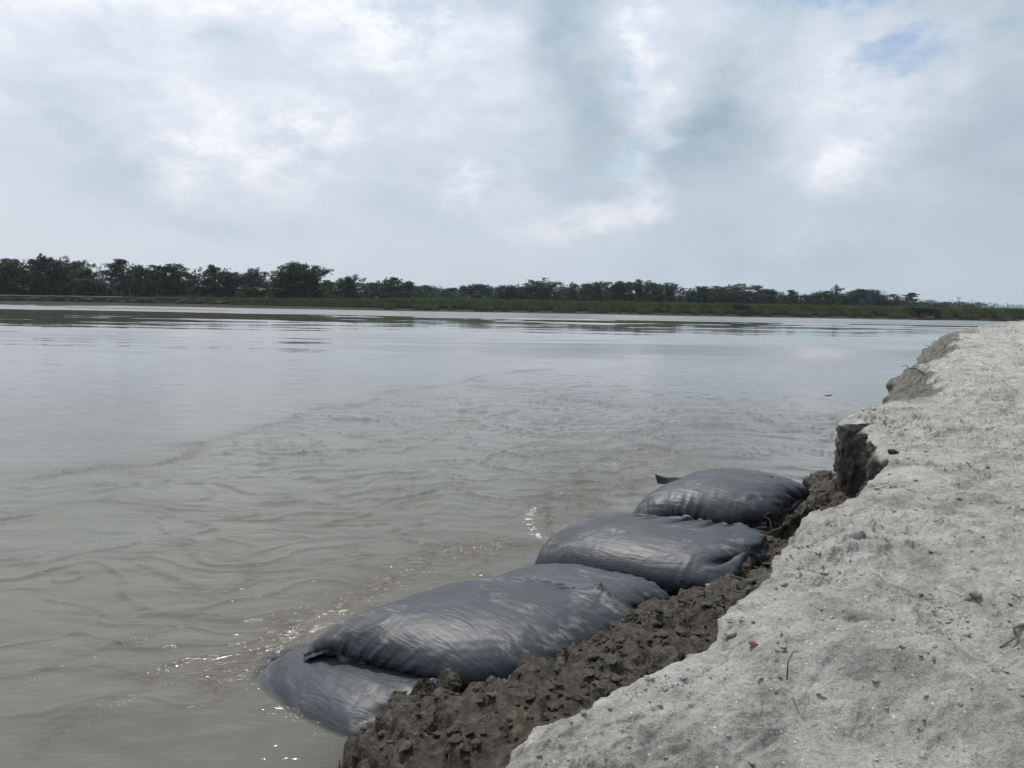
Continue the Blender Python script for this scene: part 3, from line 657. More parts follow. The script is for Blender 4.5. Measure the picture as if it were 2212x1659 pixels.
for (x, y, z), rad in zip(clod_positions(1300, 31), np.random.default_rng(32).gamma(2.2, .026, 1300)+.014):
    rad = min(rad, .13); i0 = int((x-rad-HX0)/CELL); i1 = int((x+rad-HX0)/CELL)+2; j0 = int((y-rad-HY0)/CELL); j1 = int((y+rad-HY0)/CELL)+2
    sx = GXX[i0:i1, j0:j1]; sy = GYY[i0:i1, j0:j1]; q = ((sx-x)**2+(sy-y)**2)/rad**2
    q = q*(1+.5*perlin(sx*30, sy*30, 5))
    tx, ty = rng.normal(0, .35, 2); hgt = z + np.minimum(rad*.95*np.sqrt(np.clip(1-q, 0, 1)), rad*.5+tx*(sx-x)+ty*(sy-y)) + .25*rad*fbm(sx*45, sy*45, 3, .6, 6)-rad*.1
    MUD[i0:i1, j0:j1] = np.where(q < 1, np.maximum(MUD[i0:i1, j0:j1], hgt), MUD[i0:i1, j0:j1])
# stay under the bags
MUD = np.where(BAGTOP > -1, np.minimum(MUD, np.maximum(MUD0, BAGTOP-.05)), MUD)
def build_mud():
    Z = MUD; V = np.stack([GXX, GYY, Z], -1).reshape(-1, 3); F_ = grid_faces(NX, NY)
    me = mesh_np('mud_slope', V, F_[:, ::-1].copy(), M['mud']); obj('mud_slope', me, kind='structure')
build_mud()
CL = [blob_mesh('mud_clod', M['mud'], s, 4, .30, .8) for s in range(1, 8)]
# the large single lumps
def clod(px, py, z, r, label, k, grp=None, sq=1):
    p = at(px, py, z); o = obj('mud_clod', CL[k % 7], loc=tuple(p), label=label, category='clod', group=grp)
    o.scale = (r, r*.85*sq, r*.8); o.rotation_euler = (k*.7, k*.4, k*1.9); return o
clod(1526, 1290, .30, .105, 'big round brown mud lump beside the pinched corner of the long smooth bag', 1)
clod(1365, 1357, .31, .12, 'broad dark mud lump against the right corner of the largest front bag', 2)
clod(1250, 1438, .33, .10, 'pale brown mud lump at the lower edge of the largest front bag', 3)
clod(912, 1500, .26, .11, 'wide mud lump rising where the half sunk bag meets the mud slope', 4)
clod(1607, 1232, .22, .09, 'blocky dark mud lump on the strip of rubble under the sand edge, nearest the pool', 5)
clod(1740, 1128, .2, .085, 'dark mud block at the far end of the wet hollow below the sand edge', 6)
clod(1180, 1500, .34, .08, 'rounded mud lump in the middle of the rubble below the largest bag', 0)
clod(1075, 1545, .38, .09, 'pale weathered mud lump nearest the bottom of the slope', 3)
cp = clod_positions(130, 77); rr = np.random.default_rng(78)
for k, (x, y, z) in enumerate(cp):
    o = obj('mud_clod', CL[k % 7], loc=(x, y, z+.02), label='broken lump of dark brown mud among the rubble between bags and sand edge', category='clod', group='larger lumps in the mud rubble')
    s = .030+.085*rr.random()**2.2; o.scale = (s*rr.uniform(.8, 1.3), s, s*rr.uniform(.6, .9)); o.rotation_euler = tuple(rr.uniform(0, 6, 3))
def scatter(name, protos, P, S, mat, seed, flat=.7):
    """many small lumps in one mesh (too many to count)"""
    r = np.random.default_rng(seed); Vs = []; Fs = []; off = 0; bases = []
    for me in protos:
        a = np.empty(len(me.vertices)*3, np.float32); me.vertices.foreach_get('co', a); b = np.empty(len(me.polygons)*3, np.int32); me.polygons.foreach_get('vertices', b)
        bases.append((a.reshape(-1, 3), b.reshape(-1, 3)))
    for p, s in zip(P, S):
        a, b = bases[r.integers(len(bases))]; t = r.uniform(0, 6.28); c, d = math.cos(t), math.sin(t)
        q = a*[r.uniform(.8, 1.4), r.uniform(.7, 1), r.uniform(.6, 1)*flat]
        q = np.stack([q[:, 0]*c-q[:, 1]*d, q[:, 0]*d+q[:, 1]*c, q[:, 2]+q[:, 0]*r.uniform(-.4, .4)], 1)*s+p
        Vs.append(q); Fs.append(b+off); off += len(a)
    return mesh_np(name, np.concatenate(Vs), np.concatenate(Fs), mat, smooth=False)
SM = [blob_mesh('crumb', M['mud'], s, 1, .3, .8) for s in range(20, 26)]
SM2 = [blob_mesh('crumb', M['mud'], s, 2, .35, .8) for s in range(30, 36)]
cp = clod_positions(3600, 91); cs = np.random.default_rng(92).gamma(1.8, .0080, 3600)+.006
h = sample(MUD, cp[:, 0], cp[:, 1]); cp[:, 2] = h+cs*.3
obj('mud_rubble', scatter('mud_rubble', SM2, cp, np.minimum(cs, .036), M['mud'], 93), kind='stuff', label='loose crumbs of dark mud strewn over the slope below the sand edge', category='rubble')

# ------------------------------------------------------------ crumbs, stones, straws and twigs on the sand
def sand_z(x, y):
    x = np.atleast_1d(np.asarray(x, float)); y = np.atleast_1d(np.asarray(y, float)); return sand_height(x, y, np.maximum(inside_sand(x, y), 0))
def crumbs():
    r = np.random.default_rng(55); n = 150000
    d = np.exp(r.uniform(math.log(1.6), math.log(14), n)); a = r.uniform(-.15, .66, n)
    x = d*np.sin(a); y = d*np.cos(a); s_in = inside_sand(x, y)
    wx = x+.25*fbm(x*1.3, y*1.3, 3, seed=11); wy = y+.25*fbm(x*1.3+5, y*1.3, 3, seed=12)
    cm = sstep(.05, .35, fbm(wx*1.7+3, wy*1.7, 4, .6, 51)); c2 = sstep(.15, .4, fbm(x*4, y*4, 3, .6, 300))
    keep = (s_in > .035) & ((y < 7.5) | (s_in > .9)) & (r.random(n) < .015+.50*cm*(.15+c2)+.5*np.exp(-s_in/.10)*sstep(0, .3, fbm(x*2.2, y*2.2, 3, .6, 301)))
    x, y, d, s_in = x[keep], y[keep], d[keep], s_in[keep]; z = sand_height(x, y, s_in)
    s = (r.gamma(1.3, .0036, len(x))+.0018)*np.clip((d/3)**.5, .75, 2)
    print('crumbs', len(x))
    obj('sand_crumbs', scatter('sand_crumbs', SM, np.stack([x, y, z+s*.2], 1), np.minimum(s, .026), M['sand'], 56), kind='stuff', label='small broken crumbs of sand crust scattered over the pale bank', category='crumbs')
crumbs()
def tube(name, pts, r0, r1, mat, parent=None, k=5, **t):
    pts = np.array(pts, float); n = len(pts); d = np.gradient(pts, axis=0); d /= np.linalg.norm(d, axis=1)[:, None]+1e-9
    a = np.cross(d, [0.1, .2, 1]); a /= np.linalg.norm(a, axis=1)[:, None]; b = np.cross(d, a); rr_ = np.linspace(r0, r1, n)[:, None]
    V = np.concatenate([pts+rr_*(a*math.cos(6.2832*i/k)+b*math.sin(6.2832*i/k)) for i in range(k)]).reshape(k, n, 3)
    i = np.arange(k*n).reshape(k, n); nx = np.roll(i, -1, 0)
    F_ = np.stack([i[:, :-1], nx[:, :-1], nx[:, 1:], i[:, 1:]], -1).reshape(-1, 4)
    V = V.reshape(-1, 3); off = None
    if parent is None: off = V.mean(0); V = V-off
    return obj(name, mesh_np(name, V, F_, mat), parent, loc=None if off is None else tuple(off), **t)
tube('string', STRING, .005, .0035, M['string'], bagE[0])
def on_sand(px, py):
    z = 1.0
    for _ in range(12): p = at(px, py, z); z = float(sand_z(p[0], p[1])[0])
    return at(px, py, z)
def lay(name, pix, r0, r1, mat, label, cat, lift=.004, group=None):
    P = [on_sand(*q[:2]) + np.array([0, 0, lift+(q[2] if len(q) > 2 else 0)]) for q in pix]
    P = np.array(P); t = np.linspace(0, len(P)-1, len(P)*4); P = np.stack([np.interp(t, np.arange(len(P)), P[:, k]) for k in range(3)], 1)
    return tube(name, P, r0*.7, r1*.7, mat, label=label, category=cat, group=group)
lay('straw_piece', [(2048, 1276), (2078, 1288)], .0045, .003, M['straw'], 'thick short bit of yellow straw lying on the sand at the right', 'straw')
lay('straw_piece', [(2050, 1284, .004), (2082, 1284, .01)], .0022, .0016, M['straw'], 'thin bit of yellow straw crossing the thicker one on the sand', 'straw')
lay('grass_stem', [(2130, 1452), (2108, 1500, .01)], .0016, .001, M['straw'], 'thin pale grass stem lying down the side of the near sand hump', 'stem')
lay('grass_stem', [(2135, 1447, .01), (2175, 1425, .03), (2212, 1412, .02)], .0018, .001, M['straw'], 'long pale grass stem running off the right edge over the crack', 'stem')
lay('twig', [(1700, 1470), (1702, 1440, .012), (1712, 1425, .02), (1724, 1412, .004)], .004, .002, M['twig'], 'dark upright twig sunk in the front of the sand hump', 'twig')
lay('root', [(2212, 1352), (2196, 1362, .01), (2188, 1372, .02), (2196, 1384, .01), (2160, 1400)], .009, .004, M['twig'], 'dark broken root sticking out of the sand at the right edge', 'root')
for (px, py), dx, lab in [((2003, 752), -18, 'dry twig jutting over the water from the far dark scarp, higher one'), ((1965, 800), -10, 'dry twig jutting over the water from the far dark scarp, lower one')]:
    p = on_sand(px+22, py+4); pts = [p+np.array(q) for q in [(.06, 0, -.03), (-.06, 0, .05), (-.14, .02, .05), (-.19, 0, .09), (-.25, 0, .07)]]
    tube('dry_twig', pts, .010, .004, M['twig'], label=lab, category='twig')
def stone(px, py, r, label, mat, sc=(1, .6, .5)):
    p = on_sand(px, py); o = obj('stone', blob_mesh('stone', mat, int(px) % 50, 3, .15), loc=(p[0], p[1], p[2]+r*sc[2]*.4), label=label, category='stone'); o.scale = tuple(r*k for k in sc); o.rotation_euler = (.1, .25, .5)
stone(1626, 1394, .024, 'small reddish brown stone on the sand left of the hump', M['stone'])
stone(1928, 978, .055, 'brown lump of clay on the sand beside the top of the cracked wall', M['mud'], (1.2, .7, .45))
stone(2105, 1288, .035, 'sandy clod right of the pieces of straw', M['sand'])
for k, (px, py, r, s) in enumerate([(2096, 1296, .03, 1), (2018, 1195, .035, 1), (1790, 855, .06, 1), (2130, 845, .07, .5), (2085, 878, .08, .4), (2160, 1085, .05, .5), (1640, 1465, .014, 1), (1530, 1265, .02, 1)]):
    p = on_sand(px, py); o = obj('sand_clod', CL[k % 7].copy(), loc=(p[0], p[1], p[2]+r*.12), label='flat slab of broken sand crust lying on the pale bank', category='clod', group='slabs of sand crust'); o.data.materials[0] = M['sand']
    o.scale = (r, r*.6, r*.35*s); o.rotation_euler = (.15, .1, .6+k)

# ------------------------------------------------------------ river
def pl(*p): return [tuple(at(x, y, 0)[:2]) for x, y in p]
EDDY = [  # polyline, half width (m), chop
    (pl((-60, 1050), (0, 1043), (130, 1025), (250, 1005), (340, 990), (430, 958), (540, 940), (640, 910), (720, 885), (800, 866), (850, 850), (930, 836), (1060, 808), (1200, 800)), .16, 1.0),
    (pl((640, 975), (720, 985), (860, 962), (1000, 975), (1110, 985), (1250, 965)), .14, .6),
    (pl((250, 1010), (420, 1045), (560, 1060), (760, 1050), (900, 1075)), .13, .45),
    (pl((0, 1125), (110, 1100), (250, 1092), (400, 1108), (560, 1098), (700, 1112), (830, 1100)), .12, .5),
    (pl((1060, 835), (1200, 852), (1330, 875), (1450, 905), (1560, 925), (1590, 945), (1480, 950), (1400, 960)), .30, .9),
    (pl((840, 850), (960, 862), (1150, 872), (1300, 860)), .15, .5),
    (pl((1640, 910), (1690, 900), (1760, 898), (1790, 910), (1740, 925), (1670, 918)), .30, .8),
    (pl((1150, 1100), (1210, 1060), (1300, 1012), (1390, 950), (1450, 935), (1530, 925)), .14, 1.0),
    (pl((1250, 1100), (1300, 1050), (1400, 1010), (1440, 980)), .35, .9),
    (pl((1150, 1100), (1140, 1130), (1160, 1155), (1195, 1172), (1260, 1160)), .05, 1.6),
    (pl((520, 1465), (575, 1430), (600, 1380), (640, 1340), (720, 1310), (820, 1265), (900, 1230), (980, 1200), (1100, 1170)), .17, 1.7),
    (pl((40, 1480), (190, 1420), (330, 1370), (470, 1320)), .05, .5), (pl((100, 1600), (200, 1545), (290, 1510), (420, 1450)), .07, .55),
    (pl((380, 1190), (520, 1200), (560, 1240), (480, 1265)), .07, .7), (pl((430, 1330), (560, 1310), (700, 1270), (820, 1220)), .06, .5),
    (pl((580, 1100), (640, 1080), (740, 1095), (800, 1085)), .06, .6), (pl((150, 1260), (300, 1240), (420, 1262)), .05, .5)]
def build_water():
    dep = np.concatenate([np.arange(60, 40, -.25), np.arange(40, 4, -.068), np.arange(4, .98, -.03)]); az = np.arange(-52, 52.01, .095)
    D = CAM_H/np.tan(np.radians(dep)); D = np.append(D, 122.5); n, m = len(D), len(az)
    A, DD = np.meshgrid(np.radians(az), D); X = DD*np.tan(A)*1.0; Y = DD+0*A
    dist = np.hypot(X, Y)
    turb = np.zeros_like(X); chop = np.zeros_like(X)
    wx = X+.55*fbm(X*.45, Y*.45, 4, .55, 401)*np.clip(dist/6, .3, 2.5); wy = Y+.45*fbm(X*.45+9, Y*.45, 4, .55, 402)*np.clip(dist/6, .3, 2.5)
    crest = np.zeros_like(X)
    for pts, w, c in EDDY:
        d, s = poly_dist(wx, wy, pts); c = c*np.clip(.75+1.6*fbm(X*.55, Y*.55, 3, .55, 440), .15, 1.25); g = np.exp(-(d/w)**2); g2 = np.exp(-(d/(w*3.2))**2)
        chop = np.maximum(chop, 1.35*c*(.75*g+.25*g2)); turb = np.maximum(turb, np.minimum(1.2, 1.3*c)*(.8*g+.35*g2)); crest += c*.0030*np.clip(dist/6, .5, 3)*np.exp(-(d/(w*.45))**2)
    # broad tongue of disturbed, siltier water down the near side of the shear line
    cl_ = fbm(wx*.38+3, wy*.75, 3, .5, 431); cont = np.exp(-(cl_/.028)**2)+.7*np.exp(-((cl_-.22)/.02)**2)+.6*np.exp(-((cl_+.2)/.022)**2)
    d, s = poly_dist(wx, wy, EDDY[0][0]); side = (s < 0)
    near = np.where(side, 1-np.exp(-d/.5), 0)*np.exp(-np.maximum(0, dist-14)/9)
    al = (X*.30+Y*.95); ac = (X*.95-Y*.30)
    p1 = fbm(wx*.9+.2*wy, wy*2.6, 4, .55, 411); p2 = fbm(wx*3.0, wy*7.5, 4, .55, 412, True); p3 = fbm(X*9, Y*17, 4, .6, 413, True)
    boil = sstep(-.05, .45, fbm(wx*.55, wy*1.3, 4, .55, 414))
    amp = np.clip(dist/6, .6, 2.2)
    far = np.exp(-np.maximum(0, dist-18)/14)
    Z = amp*(.016*p1*(.35+.65*near) + .0060*(p2-.3)*(.12+1.2*near*boil**2+.8*chop)+.0088*near*cont*np.clip(.6+1.5*p2, 0, 1.5) + .0030*(p3-.2)*(.05+.6*near*boil**2+1.5*chop))
    Z = Z + .010*fbm(wx*1.8, wy*3.1, 3, .5, 415)*near
    hf = fbm(X*26, Y*34, 3, .6, 416); Z = Z + .0021*hf*np.clip(chop, 0, 1.7)*np.exp(-np.maximum(0, dist-10)/5) + crest*np.clip(.6+p2, 0, 1.4)
    # ripples pushed out from the foot of the bags
    rd = X*.55-Y*.83; q = np.exp(-((X+.9)**2+(Y-3.9)**2)/2.2); Z += .0016*np.sin(26*(Y-.35*X)+3*fbm(X*2, Y*2, 3, .5, 417))*q
    Z *= (.15+.85*far)
    turb = np.clip(turb*.8+.85*near*np.clip(cont, 0, 1)*(.35+.65*boil)+.22*near*boil+.35*np.exp(-((X-.2)**2/3+(Y-4.6)**2/4)), 0, 1)  # silt tint; its contour lines also paint the dark of wave slopes
    # clarity: how much of what lies just under the surface still shows
    inb = (X > HX0) & (X < HX1) & (Y > HY0) & (Y < HY1)
    hf_ = np.where(inb, sample(np.maximum(MUD, BAGTOP), X, Y), -9); depth = np.maximum(0, Z-hf_)
    clar = np.where(inb, np.exp(-depth/.095), 0)*(1-sstep(.0, .3, X))*(1-sstep(4.3, 4.7, Y))
    for _ in range(1): clar[1:-1, 1:-1] = (clar[1:-1, 1:-1]*2+clar[:-2, 1:-1]+clar[2:, 1:-1]+clar[1:-1, :-2]+clar[1:-1, 2:])/6
    # wind-ruffled strip off the far bank, and bands of it further out
    ruf = sstep(84, 87, Y+4*fbm(X*.02, Y*.05, 3, .5, 421)) * (1-.35*sstep(.2, .35, fbm(X*.012+4, Y*.22, 3, .5, 424)))
    stk = fbm(X*.035, Y*.30, 5, .62, 422); ruf = np.maximum(ruf, .75*sstep(.08, .26, stk)*sstep(30, 50, Y)*(1-.4*sstep(70, 85, Y))); ruf = np.maximum(ruf, .9*(1-sstep(38, 52, Y+6*fbm(X*.02, Y*.1, 3, .5, 425)))*sstep(22, 34, Y)*sstep(-.35, .1, stk))
    ruf = ruf*(1+1.4*sstep(78, 88, Y))
    V = np.stack([X, Y, Z], -1).reshape(-1, 3); F_ = grid_faces(n, m)
    hid = (X-.72*Y > 3.5) & (Y < 12); F_ = F_[~hid.ravel()[F_].all(1)]
    me = mesh_np('river_water', V, F_, M['water'], attrs=dict(turb=turb.ravel(), clarity=clar.ravel(), ruffle=ruf.ravel()))
    if me.polygons[0].normal.z < 0: me.flip_normals()
    obj('river_water', me, kind='structure')
    # wide plain sheet beyond the surveyed part
    S = np.array([(-900, -300, -.02), (900, -300, -.02), (900, 123, -.02), (-900, 123, -.02)]); b = 2.0
    Vx = np.array([(-900, -300), (-2.0, -300), (900, -300), (900, .5), (900, 122.4), (156, 122.4), (1.1, .9), (-1.1, .9), (-156, 122.4), (-900, 122.4)])
    V2 = np.column_stack([Vx, np.full(len(Vx), -.006)])
    me2 = mesh_np('outer_water', V2, [np.array([[0, 1, 7, 8, 9]]), np.array([[1, 2, 3, 6, 7]]), np.array([[3, 4, 5, 6]])], M['water'])
    obj('outer_water', me2, kind='structure')
    return V.reshape(n, m, 3), Z
WV, WZ = build_water()
# foam flecks and little broken crests; some white flecks stand in for sun glitter
def foam():
    r = np.random.default_rng(61); P = []; S = []
    def along(pts, n, w, s0, s1, gate=8):
        pts = np.array(pts); L = np.concatenate([[0], np.cumsum(np.hypot(*np.diff(pts, axis=0).T))])
        t = r.uniform(0, L[-1], n*4); x = np.interp(t, L, pts[:, 0])+r.normal(0, w, n*4); y = np.interp(t, L, pts[:, 1])+r.normal(0, w, n*4)
        k = np.argsort(-fbm(x*gate, y*gate*1.6, 2, .5, 62)-r.uniform(0, .25, n*4))[:n]
        for a, b in zip(x[k], y[k]): P.append((a, b)); S.append(r.uniform(s0, s1)*(1 if r.random() > .06 else 1.8))
    along(EDDY[9][0], 900, .025, .002, .006, 14)
    along(EDDY[10][0], 700, .09, .0015, .0045, 6); along(EDDY[7][0], 130, .06, .002, .007); along(EDDY[8][0], 120, .14, .002, .006)
    along(pl((600, 1410), (620, 1385), (640, 1362)), 110, .02, .002, .0055, 18); along(pl((690, 1330), (720, 1322), (745, 1318)), 80, .015, .002, .005, 18)
    along(EDDY[0][0][3:8], 80, .08, .003, .007); along(EDDY[11][0], 90, .02, .0012, .003, 10); along(EDDY[12][0], 110, .03, .0012, .003, 10)  # lower-left lines: sun glitter put in as white flecks
    along(pl((560, 1475), (640, 1430), (700, 1408)), 90, .03, .0012, .003, 10); along(pl((610, 1540), (700, 1590), (770, 1625)), 70, .03, .0012, .003, 10)
    along(EDDY[6][0], 26, .1, .004, .01); along(EDDY[1][0], 40, .08, .003, .006); along(EDDY[13][0], 60, .05, .0015, .004)
    along(pl((1390, 945), (1440, 935)), 60, .03, .003, .008, 10)
    P = np.array(P); S = np.array(S)
    fx = np.argmin(np.abs(WV[:, 0, 1][None]-P[:, 1, None]), 1); tz = P[:, 0]/P[:, 1]; ta = WV[0, :, 0]/WV[0, 0, 1]; fy = np.argmin(np.abs(ta[None]-tz[:, None]), 1)
    z = WV[fx, fy, 2]
    bt = sample(np.maximum(BAGTOP, MUD), P[:, 0], P[:, 1]); k = bt < z
    obj('foam', scatter('foam', SM[:3], np.column_stack([P[k], z[k]+S[k]*.2]), S[k], M['foam'], 63, .6), kind='stuff', label='white foam flecks along the eddies beside the bags, some standing in for sun glitter', category='foam')
foam()
p = at(595, 1613, 0); o = obj('foam_scrap', blob_mesh('foam_scrap', M['foam'], 17, 2, .2, .4), loc=(p[0], p[1], .002), label='single white scrap floating below the half sunk bag', category='scrap'); o.scale = (.013, .009, .012)

# ------------------------------------------------------------ far bank
def bank_y(x): return 118.5+2.2*perlin(x*.035, x*0+.5, 31)+.8*perlin(x*.16, x*0+.5, 32)+.25*perlin(x*.7, x*0+.5, 33)
def bank_top(x): return 1.28+.10*perlin(x*.05, x*0, 34)
def build_bank():
    xs = np.arange(-170, 230, .28); n = len(xs)
    prof = [(-1.5, -.5), (0, -.06), (.5, .06), (1.2, .20), (2.0, .36), (2.5, .46), (2.62, .62), (2.7, .80), (2.82, .95), (2.9, 1.10), (2.96, 1.24), (3.1, 1.29), (3.8, 1.31), (5, 1.33), (7, 1.33)]
    pr = np.array(prof); t = np.linspace(0, len(pr)-1, 46); py = np.interp(t, np.arange(len(pr)), pr[:, 0]); pz = np.interp(t, np.arange(len(pr)), pr[:, 1])
    Xg = xs[:, None]+0*py; by = bank_y(xs)[:, None]; top = bank_top(xs)[:, None]
    face = sstep(.3, .6, pz)*(1-sstep(1.2, 1.3, pz))
    slump = sstep(.1, .5, fbm(xs*.12, xs*0+6, 3, .6, 35))[:, None]
    Yg = by+py+face*(.35*fbm(Xg*.7, pz*1.5+0*Xg, 4, .6, 36)+.16*np.round(2*fbm(Xg*1.9, pz*5+0*Xg, 3, .6, 37))) - slump*face*.6*(1.2-pz)
    Zg = np.where(pz > 0, pz*top/1.28, pz)+.05*fbm(Xg*1.2, py*1.3+0*Xg, 4, .6, 38)
    V = [np.stack([Xg, Yg, Zg], -1).reshape(-1, 3)]; F_ = [grid_faces(n, len(py))]
    me = mesh_np('far_bank', V[0], F_[0][:, ::-1].copy(), M['bank'])
    if me.polygons[len(me.polygons)-1].normal.z < 0: me.flip_normals()
    obj('far_bank', me, kind='structure')
    V = np.array([(-3000, 124.5, 1.30), (3000, 124.5, 1.30), (4200, 3400, 1.30), (-4200, 3400, 1.30)]); obj('far_ground', mesh_np('far_ground', V, np.array([[0, 1, 2, 3]]), M['bank']), kind='structure')
    V = []; F_ = []
    for sx, x0, x1 in ((-1, -3000, -169.9), (1, 229.6, 3000)):
        k = len(V); V += [(x0, 118, -.5), (x1, 118, -.5), (x1, 121, 1.25), (x0, 121, 1.25), (x0, 125, 1.29), (x1, 125, 1.29)]; F_ += [(k, k+1, k+2, k+3), (k+3, k+2, k+5, k+4)]
    obj('outer_bank', mesh_np('outer_bank', np.array(V), np.array(F_), M['bank']), kind='structure')
    # long low mud spit just off the far bank at the left
    xs2 = np.linspace(at(240, 662, 0)[0], at(535, 670, 0)[0], 90); w = np.sin(np.linspace(0, math.pi, 90))**.5
    V = []; 
    for j, (o_, zz_) in enumerate([(-1.1, -.02), (-.6, .05), (0, .085), (.6, .05), (1.1, -.02)]): V.append(np.column_stack([xs2, 98-.06*(xs2+45)+o_*w*(2.2+.8*perlin(xs2*.3, xs2*0, 39)), (zz_+.02*perlin(xs2*.9, xs2*0+j, 40))*np.minimum(1, w*2)-.01]))
    obj('mud_spit', mesh_np('mud_spit', np.array(V).reshape(-1, 3), grid_faces(5, 90)[:, ::-1].copy(), M['mud']), kind='structure')
build_bank()
def blades(name, X, Y, Zb, Hh, W, lean, mat, seed, label, per=1):
    r = np.random.default_rng(seed); n = len(X); a = r.uniform(0, 6.28, n); l = lean*Hh
    bx = np.cos(a)*l; by = np.sin(a)*l; c = r.uniform(0, 3.14, n); wx_ = np.cos(c)*W; wy_ = np.sin(c)*W*.3
    B = np.stack([X, Y, Zb], 1)
    V = np.stack([B-np.stack([wx_, wy_, 0*X], 1), B+np.stack([wx_, wy_, 0*X], 1), B+np.stack([bx*.45+wx_*.7, by*.45+wy_*.7, Hh*.62], 1), B+np.stack([bx, by, Hh*r.uniform(.85, 1, n)], 1), B+np.stack([bx*.45-wx_*.7, by*.45-wy_*.7, Hh*.62], 1)], 1)
    i = np.arange(n)[:, None]*5
    return obj(name, mesh_np(name, V.reshape(-1, 3), [i+np.array([[0, 1, 2, 4]]), i+np.array([[4, 2, 3]])], mat, smooth=False), kind='stuff', label=label, category='grass')
def grasses():
    r = np.random.default_rng(71)
    # tall reeds on and over the bank edge from the middle to the right
    n = 120000; x = r.uniform(-44, 120, n)
    cl = fbm(x*.22, x*0+3, 3, .6, 43); tall = sstep(-40, -12, x)
    back = r.random(n)**1.6*9; y = bank_y(x)+2.2+back
    front = (fbm(x*.33, x*0+9, 3, .6, 44) > -.02) & (back < 1.5) & (x > -20); y = np.where(front, y-r.uniform(0, 1.5, n), y)
    zb = np.where(y < bank_y(x)+2.9, np.interp(y-bank_y(x), [0, 2.4, 2.9], [.1, .5, 1.25]), 1.27)
    clump = np.maximum(0, fbm(x*.42, y*.5, 3, .6, 45)); Hh = (.28+.42*tall+.55*clump*(.4+.6*tall))*r.uniform(.7, 1.1, n); Hh = np.where(x < -20, Hh*.8, Hh)
    blades('reed_grass', x, y, zb, Hh, r.uniform(.03, .07, n), r.uniform(.1, .55, n), M['grass'], 72, 'tall green and straw coloured reed grass lining the top of the far bank')
    n = 50000; x = r.uniform(-62, -18, n); y = bank_y(x)+3+r.random(n)**1.3*14
    cl = np.maximum(0, fbm(x*.30, y*.25, 3, .6, 46)); blades('meadow_grass', x, y, np.full(n, 1.3), (.16+1.3*np.maximum(0, cl-.12))*r.uniform(.6, 1.1, n), r.uniform(.03, .06, n), r.uniform(.1, .6, n), M['leaf2'], 73, 'bright low grass with rounded clumps before the left trees on the far bank')
grasses()

# ------------------------------------------------------------ trees
def leafset(C, size, seed, spread=.5, per=14, droop=0.0):
    """leaf clumps: 'per' small blades round each centre"""
    r = np.random.default_rng(seed); n = len(C)*per; c = np.repeat(C, per, 0)+r.normal(0, spread, (n, 3))*[1, 1, .62]
    a = r.normal(size=(n, 3)); a[:, 2] = a[:, 2]*.5-droop; a /= np.linalg.norm(a, axis=1)[:, None]
    b = np.cross(a, r.normal(size=(n, 3))); b /= np.linalg.norm(b, axis=1)[:, None]
    s = (size*r.uniform(.55, 1.25, n))[:, None]; w = s*.42
    V = np.stack([c-a*s*.5, c+b*w*.5, c+a*s*.5, c-b*w*.5], 1); return V.reshape(-1, 3), np.arange(n*4).reshape(n, 4)
def crown_points(kind, r):
    """unit-height crowns: z 0..1, half width about .5"""
    P = []
    if kind == 'round':
        for _ in range(9):
            c = np.array([r.uniform(-.32, .32), r.uniform(-.32, .32), r.uniform(.25, .78)]); R_ = r.uniform(.13, .24)
            d = r.normal(size=(26, 3)); d /= np.linalg.norm(d, axis=1)[:, None]; P.append(c+d*R_*r.uniform(.6, 1.05, (26, 1))*[1, 1, .8])
        P.append(np.stack([r.uniform(-.42, .42, 60), r.uniform(-.3, .3, 60), r.uniform(.02, .35, 60)], 1))
    elif kind == 'layered':
        for k in range(13):
            z = .22+.74*k/12; w = .48*(1-.62*(k/12)**1.5)*r.uniform(.55, 1.1); a = r.uniform(0, 6.28)
            cx, cy = math.cos(a)*w*.55, math.sin(a)*w*.55; n = 20
            P.append(np.stack([cx+r.normal(0, w*.42, n), cy+r.normal(0, w*.42, n), z+r.normal(0, .012, n)+.03*np.sin(np.arange(n))], 1))
        P.append(np.stack([r.uniform(-.35, .35, 50), r.uniform(-.3, .3, 50), r.uniform(.02, .3, 50)], 1))
    elif kind == 'umbrella':
        for k in range(7):
            z = r.uniform(.62, .96); a = r.uniform(0, 6.28); d = r.uniform(.05, .34)*(1.5-z); n = 26
            P.append(np.stack([math.cos(a)*d*1.4+r.normal(0, .13, n), math.sin(a)*d+r.normal(0, .12, n), z+r.normal(0, .014, n)], 1))
        P.append(np.stack([r.uniform(-.4, .4, 90), r.uniform(-.3, .3, 90), r.uniform(.0, .45, 90)], 1))
    elif kind == 'bamboo':
        for k in range(15):
            a = r.uniform(0, 6.28); o = r.uniform(.1, .45); h = r.uniform(.72, 1.02); t = np.linspace(.12, 1, 24)[:, None]
            x = math.cos(a)*o*(t**1.7)+r.normal(0, .028, (24, 1)); y = math.sin(a)*o*(t**1.7)+r.normal(0, .028, (24, 1)); z = h*(t-.16*np.maximum(0, t-.72)*o*8)+r.normal(0, .012, (24, 1))
            P.append(np.concatenate([x, y, z], 1))
    elif kind == 'column':
        for k in range(14):
            z = r.uniform(.08, .95); w = .36*(1-.45*z); a = r.uniform(0, 6.28); n = 20
            P.append(np.stack([math.cos(a)*w*.6+r.normal(0, .09, n), math.sin(a)*w*.6+r.normal(0, .09, n), z+r.normal(0, .045, n)], 1))
    P = np.concatenate(P); P[:, 2] = np.clip(P[:, 2], 0, None); P[:, 2] /= np.quantile(P[:, 2], .985); return P
PROTO = {}
